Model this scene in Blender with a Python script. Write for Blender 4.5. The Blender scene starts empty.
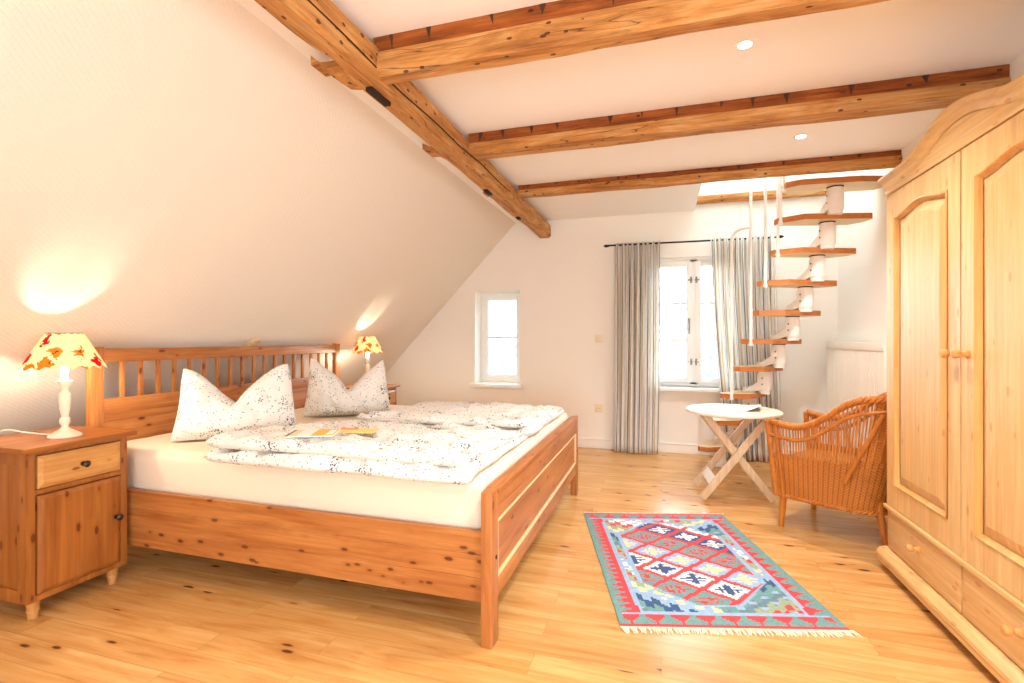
import bpy, bmesh, math, random
from mathutils import Vector, Matrix, noise
random.seed(7)
R = math.radians
SC = bpy.context.scene
COL = SC.collection
I4 = Matrix.Identity(4)

# ------------------------------------------------------------------ helpers
class MB:
    """collects shapes, links them as ONE mesh object"""
    def __init__(s):
        s.bm = bmesh.new(); s.uv = None
    def _add(s, verts, faces, mi=0, smooth=False):
        vs = [s.bm.verts.new(v) for v in verts]
        out = []
        for f in faces:
            try:
                fc = s.bm.faces.new([vs[i] for i in f]); fc.material_index = mi; fc.smooth = smooth; out.append(fc)
            except ValueError:
                pass
        return out
    def box(s, x0, x1, y0, y1, z0, z1, bev=0.0, mi=0, M=None, seg=2):
        b = bmesh.new()
        bmesh.ops.create_cube(b, size=1.0)
        for v in b.verts:
            v.co = Vector(((x0+x1)/2 + v.co.x*(x1-x0), (y0+y1)/2 + v.co.y*(y1-y0), (z0+z1)/2 + v.co.z*(z1-z0)))
        if bev > 0:
            bmesh.ops.bevel(b, geom=list(b.edges), offset=bev, segments=seg, profile=0.6, affect='EDGES')
        if M is not None:
            b.transform(M)
        s._merge(b, mi, bev > 0)
        return s
    def _merge(s, b, mi=0, smooth=False):
        b.normal_update()
        b.verts.index_update()
        vs = [v.co.copy() for v in b.verts]
        fs = [[v.index for v in f.verts] for f in b.faces]
        b.free()
        s._add(vs, fs, mi, smooth)
    def bar(s, p, q, w, t, up=(0, 0, 1), bev=0.003, mi=0):
        """a bar from p to q; w along cross(dir, up), t along the third axis"""
        p, q = Vector(p), Vector(q); d = q-p; L = d.length; d.normalize()
        a = d.cross(Vector(up)); a.normalize(); c = a.cross(d)
        M = Matrix(((d.x, a.x, c.x, p.x), (d.y, a.y, c.y, p.y), (d.z, a.z, c.z, p.z), (0, 0, 0, 1)))
        return s.box(0, L, -w/2, w/2, -t/2, t/2, bev, mi, M)
    def tube(s, pts, r, n=8, mi=0, cap=True, closed=False):
        pts = [Vector(p) for p in pts]; m = len(pts)
        rs = r if isinstance(r, (list, tuple)) else [r]*m
        rings = []; ref = None; verts = []
        for i, p in enumerate(pts):
            if closed: d = pts[(i+1) % m]-pts[i-1]
            elif i == 0: d = pts[1]-p
            elif i == m-1: d = p-pts[i-1]
            else: d = pts[i+1]-pts[i-1]
            d.normalize()
            if ref is None:
                ref = Vector((0, 0, 1)) if abs(d.z) < .9 else Vector((1, 0, 0))
            a = ref-d*ref.dot(d); a.normalize(); b = d.cross(a); ref = a
            for k in range(n):
                t = 2*math.pi*k/n
                verts.append(p+(a*math.cos(t)+b*math.sin(t))*rs[i])
        fs = []
        for i in range(m if closed else m-1):
            j = (i+1) % m
            for k in range(n):
                k2 = (k+1) % n
                fs.append((i*n+k, i*n+k2, j*n+k2, j*n+k))
        if cap and not closed:
            fs.append(tuple(range(n-1, -1, -1))); fs.append(tuple((m-1)*n+k for k in range(n)))
        s._add(verts, fs, mi, True)
        return s
    def lathe(s, prof, n=24, c=(0, 0, 0), mi=0, M=None, cap=True):
        """prof: (radius, height) from bottom to top"""
        verts = []; fs = []; m = len(prof)
        for r, z in prof:
            for k in range(n):
                t = 2*math.pi*k/n
                v = Vector((r*math.cos(t), r*math.sin(t), z))
                v = (M @ v) if M is not None else v
                verts.append(v+Vector(c))
        for i in range(m-1):
            for k in range(n):
                k2 = (k+1) % n
                fs.append((i*n+k, i*n+k2, (i+1)*n+k2, (i+1)*n+k))
        if cap:
            fs.append(tuple(range(n-1, -1, -1))); fs.append(tuple((m-1)*n+k for k in range(n)))
        s._add(verts, fs, mi, True)
        return s
    def prism(s, poly, f, d0, d1, mi=0, bev=0.0):
        """extrude polygon (a,b) between d0 and d1; f(a,b,d) -> xyz"""
        b = bmesh.new()
        A = [b.verts.new(f(a, c, d0)) for a, c in poly]
        B = [b.verts.new(f(a, c, d1)) for a, c in poly]
        n = len(poly)
        b.faces.new(A[::-1]); b.faces.new(B)
        for i in range(n):
            j = (i+1) % n
            b.faces.new((A[i], A[j], B[j], B[i]))
        bmesh.ops.recalc_face_normals(b, faces=b.faces)
        if bev > 0:
            bmesh.ops.bevel(b, geom=[e for e in b.edges if e.calc_face_angle(0) > .6], offset=bev, segments=2, affect='EDGES')
        s._merge(b, mi, False)
        return s
    def ring(s, outer, inner, f, d0, d1, mi=0):
        """a frame: outer and inner outlines with equal counts, extruded"""
        n = len(outer); v = []
        for P, d in ((outer, d0), (inner, d0), (outer, d1), (inner, d1)):
            v += [Vector(f(a, c, d)) for a, c in P]
        fs = []
        for i in range(n):
            j = (i+1) % n
            fs += [(i, j, n+j, n+i), (2*n+i, 3*n+i, 3*n+j, 2*n+j), (i, 2*n+i, 2*n+j, j), (n+i, n+j, 3*n+j, 3*n+i)]
        s._add(v, fs, mi)
        return s
    def grid(s, fn, nu, nv, mi=0, uvfn=None, cu=False, flip=False):
        vs = [[s.bm.verts.new(fn(i/nu, j/nv)) for j in range(nv+1)] for i in range(nu if cu else nu+1)]
        if uvfn and s.uv is None: s.uv = s.bm.loops.layers.uv.new('UVMap')
        for i in range(nu):
            i2 = (i+1) % nu if cu else i+1
            for j in range(nv):
                q = [(i, j), (i+1, j), (i+1, j+1), (i, j+1)]
                vv = [vs[i][j], vs[i2][j], vs[i2][j+1], vs[i][j+1]]
                if flip: vv.reverse(); q.reverse()
                try: fc = s.bm.faces.new(vv)
                except ValueError: continue
                fc.smooth = True; fc.material_index = mi
                if uvfn:
                    for l, (a, b) in zip(fc.loops, q): l[s.uv].uv = uvfn(a/nu, b/nv)
        return s
    def build(s, name, mats, parent=None, world=True, recalc=True, weld=0, solid=0, sharp=40):
        if weld: bmesh.ops.remove_doubles(s.bm, verts=s.bm.verts, dist=weld)
        if recalc: bmesh.ops.recalc_face_normals(s.bm, faces=s.bm.faces)
        root = parent
        while root is not None and root.parent is not None: root = root.parent
        if root is not None and world:
            s.bm.transform(root.matrix_basis.inverted())
        for e in s.bm.edges:
            if len(e.link_faces) == 2 and e.calc_face_angle(0) > R(sharp): e.smooth = False
        me = bpy.data.meshes.new(name); s.bm.to_mesh(me); s.bm.free()
        for m in (mats if isinstance(mats, (list, tuple)) else [mats]): me.materials.append(m)
        o = bpy.data.objects.new(name, me); COL.objects.link(o)
        if parent is not None: o.parent = parent
        if solid:
            md = o.modifiers.new('solid', 'SOLIDIFY'); md.thickness = solid; md.offset = 0
        return o

def tag(o, label=None, cat=None, group=None, kind=None):
    if label: o['label'] = label
    if cat: o['category'] = cat
    if group: o['group'] = group
    if kind: o['kind'] = kind
    return o
def thing(name, label, cat, loc=(0, 0, 0), rz=0.0, group=None):
    o = bpy.data.objects.new(name, None); COL.objects.link(o)
    o.location = loc; o.rotation_euler = (0, 0, rz); o.empty_display_size = .1
    o.matrix_basis = Matrix.Translation(loc) @ Matrix.Rotation(rz, 4, 'Z')
    return tag(o, label, cat, group)
def dup(o, parent=None, loc=None, label=None):
    c = o.copy(); COL.objects.link(c); c.parent = parent
    if loc is not None: c.location = loc
    if label: c['label'] = label
    for ch in list(o.children): dup(ch, c)
    return c
def struct(name, mb, m, **k):
    return tag(mb.build(name, m, **k), kind='structure')

# ------------------------------------------------------------------ materials
def srgb(r, g, b):
    f = lambda c: (c/255/12.92) if c/255 <= .04045 else ((c/255+.055)/1.055)**2.4
    return (f(r), f(g), f(b), 1)
class NT:
    def __init__(s, name):
        s.m = bpy.data.materials.new(name); s.m.use_nodes = True
        s.t = s.m.node_tree; s.b = s.t.nodes['Principled BSDF']; s.out = s.t.nodes['Material Output']
    def n(s, typ, ins=None, **kw):
        nd = s.t.nodes.new(typ)
        for k, v in kw.items(): setattr(nd, k, v)
        for k, v in (ins or {}).items():
            if isinstance(v, bpy.types.NodeSocket): s.t.links.new(v, nd.inputs[k])
            else: nd.inputs[k].default_value = v
        return nd
    def link(s, a, b): s.t.links.new(a, b)
    def math(s, op, a, b=0.0, c=0.0):
        nd = s.n('ShaderNodeMath', {0: a, 1: b, 2: c}, operation=op); return nd.outputs[0]
    def mix(s, fac, a, b, bt='MIX'):
        nd = s.n('ShaderNodeMix', data_type='RGBA', blend_type=bt)
        for i, v in ((0, fac), (6, a), (7, b)):
            if isinstance(v, bpy.types.NodeSocket): s.t.links.new(v, nd.inputs[i])
            else: nd.inputs[i].default_value = v
        return nd.outputs[2]
    def ramp(s, fac, stops, interp='LINEAR'):
        nd = s.n('ShaderNodeValToRGB', {0: fac}); cr = nd.color_ramp; cr.interpolation = interp
        while len(cr.elements) < len(stops): cr.elements.new(.5)
        for e, (p, c) in zip(cr.elements, stops):
            e.position = p; e.color = c if len(c) == 4 else (*c, 1)
        return nd.outputs[0]
    def noise(s, vec, scale, detail=3, rough=.55, dist=0.0):
        return s.n('ShaderNodeTexNoise', {'Vector': vec, 'Scale': scale, 'Detail': detail, 'Roughness': rough, 'Distortion': dist}).outputs[0]
    def fin(s, col, rough=.5, spec=.5, bump=None, bstr=.2, bdist=.01):
        if isinstance(col, bpy.types.NodeSocket): s.link(col, s.b.inputs['Base Color'])
        else: s.b.inputs['Base Color'].default_value = col
        if isinstance(rough, bpy.types.NodeSocket): s.link(rough, s.b.inputs['Roughness'])
        else: s.b.inputs['Roughness'].default_value = rough
        s.b.inputs['Specular IOR Level'].default_value = spec
        if bump is not None:
            bp = s.n('ShaderNodeBump', {'Height': bump, 'Strength': bstr, 'Distance': bdist})
            s.link(bp.outputs[0], s.b.inputs['Normal'])
        return s.m
def plain(name, col, rough=.5, spec=.5, metal=0.0, nscale=0, nstr=.1, var=0.0):
    t = NT(name)
    tc = t.n('ShaderNodeTexCoord').outputs['Object']
    c = col; bump = None
    if var:
        c = t.mix(t.noise(tc, 6, 4), tuple(q*(1-var) for q in col[:3])+(1,), tuple(min(1, q*(1+var)) for q in col[:3])+(1,))
    if nscale: bump = t.noise(tc, nscale, 3)
    t.b.inputs['Metallic'].default_value = metal
    return t.fin(c, rough, spec, bump, nstr, .004)
def axis_scale(axis, al, cr):
    return [al if axis == i else cr for i in range(3)]
def wood(name, light, dark, axis=0, rough=.42, knot=1.0, knotcol=None, fibre=.20, spec=.4, glue=0.0):
    t = NT(name)
    tc = t.n('ShaderNodeTexCoord').outputs['Object']
    rnd = t.n('ShaderNodeObjectInfo').outputs['Random']
    off = t.math('MULTIPLY', rnd, 37.0)
    v = t.n('ShaderNodeVectorMath', {0: tc, 1: t.n('ShaderNodeCombineXYZ', {0: off, 1: off, 2: off}).outputs[0]}, operation='ADD').outputs[0]
    mp = lambda al, cr: t.n('ShaderNodeMapping', {'Vector': v, 'Scale': axis_scale(axis, al, cr)}).outputs[0]
    n1 = t.noise(mp(.8, 9), 2.2, 5, .6, .7)
    col = t.ramp(n1, ((.28, dark), (.72, light)))
    n2 = t.noise(mp(3, 110), 1.0, 2)
    col = t.mix(1.0, col, t.ramp(n2, ((.3, (1-fibre,)*3), (.7, (1.0,)*3))), 'MULTIPLY')
    if glue:      # glued-up staves, each a little different
        w = t.n('ShaderNodeTexWhiteNoise', {'W': t.math('FLOOR', t.math('MULTIPLY', t.n('ShaderNodeSeparateXYZ', {0: v}).outputs[{0: 1, 1: 0, 2: 1}[axis]], 1/.075))}, noise_dimensions='1D').outputs[0]
        col = t.mix(1.0, col, t.ramp(w, ((0, (1-glue,)*3), (1, (1.0,)*3))), 'MULTIPLY')
    if knot:
        vo = t.n('ShaderNodeTexVoronoi', {'Vector': mp(2.6, 6.2), 'Scale': 3.0})
        d = t.math('ADD', vo.outputs['Distance'], t.math('MULTIPLY', t.noise(mp(20, 40), 1.0, 2), .05))
        halo = t.ramp(d, ((.10, (1, 1, 1)), (.34, (0, 0, 0))))
        core = t.ramp(d, ((.14, (1, 1, 1)), (.185, (0, 0, 0))))
        kc = knotcol or tuple(q*.28 for q in dark[:3])+(1,)
        col = t.mix(t.math('MULTIPLY', halo, .6*knot), col, dark)
        col = t.mix(t.math('MULTIPLY', core, .8*min(1, knot)), col, kc)
    return t.fin(col, rough, spec, n2, .06, .002)

WP = {}
def W3(key, *a, **k):
    for i, ax in enumerate('xyz'): WP[key+'_'+ax] = wood(key+' along '+ax, *a, axis=i, **k)
W3('bed', srgb(206, 138, 74), srgb(156, 84, 34), knotcol=srgb(74, 30, 14), rough=.4)
W3('stand', srgb(188, 118, 52), srgb(146, 78, 28), knotcol=srgb(90, 35, 15), rough=.38, glue=.12)
W3('drawer', srgb(220, 162, 92), srgb(192, 128, 62), knotcol=srgb(120, 60, 24), rough=.38)
W3('standleg', srgb(216, 158, 90), srgb(180, 116, 56), knot=0)
W3('ward', srgb(240, 202, 140), srgb(224, 172, 104), knotcol=srgb(170, 96, 40), rough=.4, glue=.07, knot=.5)
W3('birch', srgb(240, 214, 170), srgb(226, 190, 138), knot=0, rough=.45)
W3('beech', srgb(214, 138, 70), srgb(186, 104, 46), knot=0, rough=.4)
W3('tablewood', srgb(238, 214, 178), srgb(222, 190, 146), knot=0, rough=.5)

def old_beam(name, axis, base, dark, pale):
    t = NT(name)
    tc = t.n('ShaderNodeTexCoord').outputs['Object']
    mp = lambda al, cr: t.n('ShaderNodeMapping', {'Vector': tc, 'Scale': axis_scale(axis, al, cr)}).outputs[0]
    n1 = t.noise(mp(1.2, 7), 2.2, 6, .65, .8)
    col = t.ramp(n1, ((.25, dark), (.5, base), (.78, pale)))
    n2 = t.noise(mp(5, 90), 1.0, 3)
    col = t.mix(1.0, col, t.ramp(n2, ((.3, (.66,)*3), (.65, (1.0,)*3))), 'MULTIPLY')
    n3 = t.noise(mp(.55, 11), 1.6, 2, .4, .3)       # long drying cracks
    crack = t.ramp(t.math('ABSOLUTE', t.math('SUBTRACT', n3, .43)), ((0.0, (1, 1, 1)), (.006, (0, 0, 0))))
    col = t.mix(t.math('MULTIPLY', crack, .85), col, srgb(62, 32, 12))
    vo = t.n('ShaderNodeTexVoronoi', {'Vector': mp(14, 26), 'Scale': 1.0})
    hole = t.math('MULTIPLY', t.math('LESS_THAN', t.math('ADD', vo.outputs['Distance'], t.math('MULTIPLY', t.noise(mp(40, 60), 1, 2), .12)), .23),
                  t.math('GREATER_THAN', t.n('ShaderNodeSeparateColor', {0: vo.outputs['Color']}).outputs[0], .55))
    col = t.mix(t.math('MULTIPLY', hole, .85), col, srgb(60, 28, 10))
    streak = t.ramp(t.noise(mp(1.6, 34), 1.7, 4, .7, .5), ((.30, (.42, .36, .30)), (.44, (1, 1, 1))))
    col = t.mix(.75, col, streak, 'MULTIPLY')
    h = t.math('SUBTRACT', t.noise(mp(3, 14), 3, 5), t.math('MULTIPLY', crack, .6))
    return t.fin(col, .65, .25, h, .5, .012)
BEAM_X = old_beam('old beam timber along x', 0, srgb(206, 142, 76), srgb(150, 86, 36), srgb(228, 184, 126))
BEAM_Y = old_beam('old purlin timber along y', 1, srgb(206, 144, 80), srgb(154, 92, 42), srgb(228, 186, 128))
BEAM_DK = old_beam('chiselled dark timber', 0, srgb(158, 82, 30), srgb(104, 48, 16), srgb(190, 112, 48))

def wall_mat(name, col, scale, strength, dist=.004):
    t = NT(name)
    tc = t.n('ShaderNodeTexCoord').outputs['Object']
    h = t.noise(tc, scale, 2)
    return t.fin(t.mix(t.noise(tc, 1.3, 2), tuple(q*.985 for q in col[:3])+(1,), col), .85, .15, h, strength, dist)
PLASTER = wall_mat('warm white woodchip plaster', srgb(249, 244, 234), 130, .12)
CEIL = wall_mat('white ceiling plaster', srgb(252, 249, 244), 110, .06)
def weave_paper():
    t = NT('woven relief wallpaper')
    tc = t.n('ShaderNodeTexCoord').outputs['UV']
    m = t.n('ShaderNodeMapping', {'Vector': tc, 'Rotation': (0, 0, R(38)), 'Scale': (1, 1, 1)}).outputs[0]
    b = t.n('ShaderNodeTexBrick', {'Vector': m, 'Scale': 1.0, 'Brick Width': .045, 'Row Height': .017, 'Mortar Size': .003, 'Mortar Smooth': .6})
    h = t.math('SUBTRACT', t.noise(tc, 60, 2), t.math('MULTIPLY', b.outputs['Fac'], .9))
    return t.fin(srgb(241, 231, 216), .8, .15, h, .35, .006)
PAPER = weave_paper()
WHITE = plain('white gloss paint', srgb(250, 248, 242), .35, .4)
WHITE_ST = plain('white powder coated steel', srgb(248, 240, 230), .35, .4)
RADW = plain('radiator enamel', srgb(248, 242, 228), .35, .4)
BLACK = plain('black iron', srgb(28, 26, 28), .4, .5, .6)
BRASSK = plain('dark patinated metal', srgb(70, 62, 50), .3, .5, .9)
STEEL = plain('window steel', srgb(150, 145, 135), .3, .5, .9)
CREAM_PL = plain('cream plastic', srgb(240, 228, 196), .4, .5)
LAMPW = plain('distressed cream painted wood', srgb(246, 234, 210), .55, .3, nscale=40, nstr=.2, var=.06)
CORDM = plain('white cord', srgb(240, 234, 222), .5)
KNOBW = wood('turned knob pine', srgb(236, 176, 104), srgb(212, 140, 66), 0, knot=0)
PAPERW = plain('paper white', srgb(244, 241, 232), .6, .2)

def floor_mat():
    t = NT('oiled pine floorboards')
    tc = t.n('ShaderNodeTexCoord').outputs['Object']
    br = t.n('ShaderNodeTexBrick', {'Vector': tc, 'Color1': (0, 0, 0, 1), 'Color2': (1, 1, 1, 1), 'Mortar': (.5, .5, .5, 1), 'Scale': 1.0,
             'Brick Width': 1.15, 'Row Height': .112, 'Mortar Size': .0011, 'Mortar Smooth': .2, 'Bias': 0.0}, offset=.37, offset_frequency=2)
    rnd = t.n('ShaderNodeSeparateColor', {0: br.outputs['Color']}).outputs[0]
    sh = t.n('ShaderNodeCombineXYZ', {0: t.math('MULTIPLY', rnd, 13.7), 1: t.math('MULTIPLY', rnd, 5.3), 2: t.math('MULTIPLY', rnd, 9.1)}).outputs[0]
    v = t.n('ShaderNodeVectorMath', {0: tc, 1: sh}, operation='ADD').outputs[0]
    mp = lambda al, cr: t.n('ShaderNodeMapping', {'Vector': v, 'Scale': (al, cr, cr)}).outputs[0]
    n1 = t.noise(mp(.9, 10), 2.0, 5, .6, 1.0)
    col = t.ramp(n1, ((.25, srgb(190, 130, 70)), (.5, srgb(216, 164, 98)), (.8, srgb(231, 192, 132))))
    tint = t.ramp(rnd, ((0, (.86, .80, .72)), (.35, (1, .97, .93)), (.7, (1, 1, 1)), (1, (.94, .86, .76))))
    col = t.mix(1.0, col, tint, 'MULTIPLY')
    col = t.mix(1.0, col, t.ramp(t.noise(mp(3, 90), 1.0, 2), ((.3, (.92, .90, .87)), (.7, (1, 1, 1)))), 'MULTIPLY')
    vo = t.n('ShaderNodeTexVoronoi', {'Vector': mp(1.9, 6.0), 'Scale': 2.1})
    d = t.math('ADD', vo.outputs['Distance'], t.math('MULTIPLY', t.noise(mp(16, 40), 1.0, 2), .10))
    col = t.mix(t.math('MULTIPLY', t.ramp(d, ((.10, (1, 1, 1)), (.36, (0, 0, 0)))), .6), col, srgb(188, 118, 54))
    col = t.mix(t.math('MULTIPLY', t.ramp(d, ((.13, (1, 1, 1)), (.18, (0, 0, 0)))), .9), col, srgb(72, 40, 20))
    col = t.mix(t.math('MULTIPLY', br.outputs['Fac'], .55), col, srgb(150, 92, 44))
    rough = t.math('MULTIPLY_ADD', t.noise(mp(3, 20), 2, 2), .12, .18)
    return t.fin(col, rough, .5, t.math('SUBTRACT', 1.0, br.outputs['Fac']), .15, .002)
FLOOR = floor_mat()

def fabric(name, base, fleck, density=1.0):
    """white cotton printed with sprigs of small dark flowers"""
    t = NT(name)
    tc = t.n('ShaderNodeTexCoord').outputs['Object']
    big = t.n('ShaderNodeTexVoronoi', {'Vector': tc, 'Scale': 9.0}).outputs['Distance']
    clus = t.ramp(t.math('ADD', big, t.math('MULTIPLY', t.noise(tc, 20, 2), .5)), ((.50, (1, 1, 1)), (.62, (0, 0, 0))))
    vo = t.n('ShaderNodeTexVoronoi', {'Vector': tc, 'Scale': 95.0})
    dot = t.math('LESS_THAN', t.math('ADD', vo.outputs['Distance'], t.math('MULTIPLY', t.noise(tc, 130, 3), .7)), .72)
    vo2 = t.n('ShaderNodeTexVoronoi', {'Vector': tc, 'Scale': 72.0})
    gate2 = t.math('GREATER_THAN', t.n('ShaderNodeSeparateColor', {0: vo2.outputs['Color']}).outputs[0], .42)
    dot2 = t.math('MULTIPLY', t.math('LESS_THAN', t.math('ADD', vo2.outputs['Distance'], t.math('MULTIPLY', t.noise(tc, 120, 3), .9)), .70), gate2)
    m = t.math('MAXIMUM', t.math('MULTIPLY', dot, clus), t.math('MULTIPLY', dot2, .7))
    col = t.mix(t.math('MULTIPLY', m, density), base, fleck)
    return t.fin(col, .85, .1, t.noise(tc, 300, 2), .05, .001)
PILLOW = fabric('floral pillow cotton', srgb(232, 228, 220), srgb(58, 64, 86), 1.0)
DUVET = fabric('floral duvet cotton', srgb(232, 227, 218), srgb(58, 62, 84), .95)
SHEET = plain('cream jersey sheet', srgb(238, 220, 196), .8, .1, nscale=220, nstr=.05, var=.02)

def curtain_mat():
    t = NT('striped curtain cotton')
    uv = t.n('ShaderNodeTexCoord').outputs['UV']
    x = t.n('ShaderNodeSeparateXYZ', {0: uv}).outputs[0]
    a = t.math('FRACT', t.math('MULTIPLY', x, 1/.12))
    W_, G_, B_, C_ = srgb(252, 250, 245), srgb(124, 127, 142), srgb(226, 208, 176), srgb(190, 188, 188)
    col = t.ramp(a, ((0, W_), (.13, G_), (.19, W_), (.30, B_), (.38, W_), (.52, C_), (.55, W_), (.62, G_), (.67, B_), (.73, W_), (.90, B_), (.95, W_)), 'CONSTANT')
    t.fin(col, .85, .1)
    tr = t.n('ShaderNodeBsdfTranslucent', {'Color': col})
    mx = t.n('ShaderNodeMixShader', {0: .42, 1: t.b.outputs[0], 2: tr.outputs[0]})
    t.link(mx.outputs[0], t.out.inputs[0])
    return t.m
CURTAIN = curtain_mat()

def glass_mat():
    t = NT('window glass'); t.t.nodes.remove(t.b)
    f = t.n('ShaderNodeFresnel', {'IOR': 1.45})
    mx = t.n('ShaderNodeMixShader', {0: t.math('MULTIPLY', f.outputs[0], .8), 1: t.n('ShaderNodeBsdfTransparent', {0: (.97, .985, 1, 1)}).outputs[0],
             2: t.n('ShaderNodeBsdfGlossy', {'Roughness': .02}).outputs[0]})
    t.link(mx.outputs[0], t.out.inputs[0]); return t.m
GLASS = glass_mat()

def emit(name, col, strength):
    t = NT(name); t.t.nodes.remove(t.b)
    e = t.n('ShaderNodeEmission', {0: col, 1: strength}); t.link(e.outputs[0], t.out.inputs[0]); return t.m
def shade_mat():
    """cream pleated cotton printed with red and ochre flowers, lit from inside"""
    t = NT('floral lampshade cotton')
    uv = t.n('ShaderNodeTexCoord').outputs['UV']
    vo = t.n('ShaderNodeTexVoronoi', {'Vector': t.n('ShaderNodeMapping', {'Vector': uv, 'Scale': (8.0, 1.7, 1), 'Location': (.3, .3, 0)}).outputs[0], 'Scale': 1.0}, voronoi_dimensions='2D')
    nz = t.noise(t.n('ShaderNodeMapping', {'Vector': uv, 'Scale': (26, 9, 1)}).outputs[0], 1.0, 3)
    d = t.math('ADD', vo.outputs['Distance'], t.math('MULTIPLY', t.math('SUBTRACT', nz, .5), .9))
    pick = t.n('ShaderNodeSeparateColor', {0: vo.outputs['Color']})
    fc = t.mix(t.math('GREATER_THAN', pick.outputs[0], .42), srgb(196, 140, 50), srgb(178, 30, 28))
    fc = t.mix(t.math('GREATER_THAN', nz, .56), fc, srgb(130, 60, 24))
    col = t.mix(t.math('LESS_THAN', d, .25), srgb(252, 240, 205), fc)
    v = t.n('ShaderNodeSeparateXYZ', {0: uv}).outputs[1]
    t.fin(col, .8, .1)
    tr = t.n('ShaderNodeBsdfTranslucent', {'Color': col})
    mx = t.n('ShaderNodeMixShader', {0: .5, 1: t.b.outputs[0], 2: tr.outputs[0]})
    t.link(mx.outputs[0], t.out.inputs[0]); return t.m
SHADE = shade_mat()

def wicker_mat(name, su, sv):
    """woven rattan from UV metres: vertical stakes, horizontal weavers"""
    t = NT(name)
    uv = t.n('ShaderNodeTexCoord').outputs['UV']
    s = t.n('ShaderNodeSeparateXYZ', {0: uv})
    cu = t.math('MULTIPLY', s.outputs[0], 1/su); cv = t.math('MULTIPLY', s.outputs[1], 1/sv)
    row = t.math('MODULO', t.math('FLOOR', cv), 2.0)
    wave = t.math('ABSOLUTE', t.math('SINE', t.math('MULTIPLY_ADD', t.math('ADD', cu, row), math.pi/2, 0)))
    wv = t.math('ABSOLUTE', t.math('SINE', t.math('MULTIPLY', cv, math.pi)))
    h = t.math('MULTIPLY', t.math('POWER', wave, .5), t.math('MULTIPLY_ADD', t.math('POWER', wv, .6), .6, .4))
    rib = t.math('ABSOLUTE', t.math('SINE', t.math('MULTIPLY', cu, math.pi/2)))
    col = t.ramp(h, ((.08, srgb(96, 42, 10)), (.45, srgb(182, 100, 28)), (.9, srgb(214, 138, 52))))  # shade between the strands is put into the colour
    col = t.mix(.45, col, t.ramp(rib, ((.1, srgb(140, 66, 18)), (.7, srgb(218, 134, 50)))))
    col = t.mix(1.0, col, t.ramp(t.noise(t.n('ShaderNodeTexCoord').outputs['Object'], 9, 3), ((.3, (.84, .8, .76)), (.7, (1, 1, 1)))), 'MULTIPLY')
    return t.fin(col, .45, .4, h, .7, .008)
WICK = wicker_mat('woven rattan', .0125, .0075)
RATTAN = wood('rattan cane', srgb(212, 132, 48), srgb(176, 98, 30), 2, knot=0, rough=.35)
RATTAN_L = wood('pale rattan cane', srgb(216, 140, 58), srgb(186, 108, 38), 2, knot=0, rough=.35)

# ------------------------------------------------------------------ room shell
ZC = 2.33; YB = 5.03; XR = 1.487; YF = -1.7; XS = -1.483; SL = 1.042
X0 = XS-(ZC)/SL            # foot of the slope
m = MB(); m.box(X0-.3, XR+.2, YF-.1, YB+.45, -.2, 0); struct('floor', m, FLOOR)
# ceiling with the stair opening (x .30..XR, y 3.90..YB)
m = MB()
m.box(XS-.2, XR+.2, YF, 3.90, ZC, ZC+.22)
m.box(XS-.2, .30, 3.90, YB+.05, ZC, ZC+.22)
struct('ceiling', m, CEIL)
# right wall
RWN = (-.5, .45, .75, 1.6)      # y0, y1, z0, z1 of the added side window, unseen beside the viewer
m = MB()
m.box(XR, XR+.2, RWN[1], YB+.35, 0, 4.0); m.box(XR, XR+.2, YF-.2, RWN[0], 0, 2.6)
m.box(XR, XR+.2, RWN[0], RWN[1], 0, RWN[2]); m.box(XR, XR+.2, RWN[0], RWN[1], RWN[3], 2.6)
struct('wall_right', m, PLASTER)
m = MB()
for ya, yb in ((RWN[0], RWN[0]+.06), (RWN[1]-.06, RWN[1]), (-.08, -.02)): m.box(XR+.08, XR+.15, ya, yb, RWN[2], RWN[3])
for za, zb in ((RWN[2], RWN[2]+.06), (RWN[3]-.06, RWN[3])): m.box(XR+.08, XR+.15, RWN[0], RWN[1], za, zb)
struct('window_4', m, plain('white window paint', srgb(250, 248, 242), .4))  # unseen window added to light the bed and room from the right
# sloped wall
m = MB()
uvl = m.bm.loops.layers.uv.new('UVMap')
A = Vector((X0, 0, 0)); B = Vector((XS, 0, ZC)); nrm = Vector((-SL, 0, 1)).normalized()*.22
sl = [A, B, B+nrm, A+nrm]
v0 = [m.bm.verts.new((p.x, YF-.2, p.z)) for p in sl]; v1 = [m.bm.verts.new((p.x, YB+.02, p.z)) for p in sl]
for i in range(4):
    j = (i+1) % 4
    f = m.bm.faces.new((v0[i], v0[j], v1[j], v1[i]))
    if i == 0:
        L = (B-A).length
        for l, u in zip(f.loops, ((0, 0), (0, L), (YB-YF, L), (YB-YF, 0))): l[uvl].uv = u
m.bm.faces.new(v0[::-1]); m.bm.faces.new(v1)
struct('wall_left', m, PAPER)

# back wall with two openings
w1 = (-1.944, -1.441, .622, 1.614)
w2 = (-.17, .755, .64, 1.89)
m = MB(); D = YB+.34
def seg(x0, x1, z0, z1): m.box(x0, x1, YB, D, z0, z1)
xl = X0-.1
seg(xl, w1[0], 0, 2.6); seg(w1[0], w1[1], 0, w1[2]); seg(w1[0], w1[1], w1[3], 2.6)
seg(w1[1], w2[0], 0, 2.6); seg(w2[0], w2[1], 0, w2[2]); seg(w2[0], w2[1], w2[3], 2.6)
seg(w2[1], XR+.2, 0, 2.6); m.box(.1, XR+.2, YB, D, 2.6, 4.0)
struct('wall_back', m, PLASTER)
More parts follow.
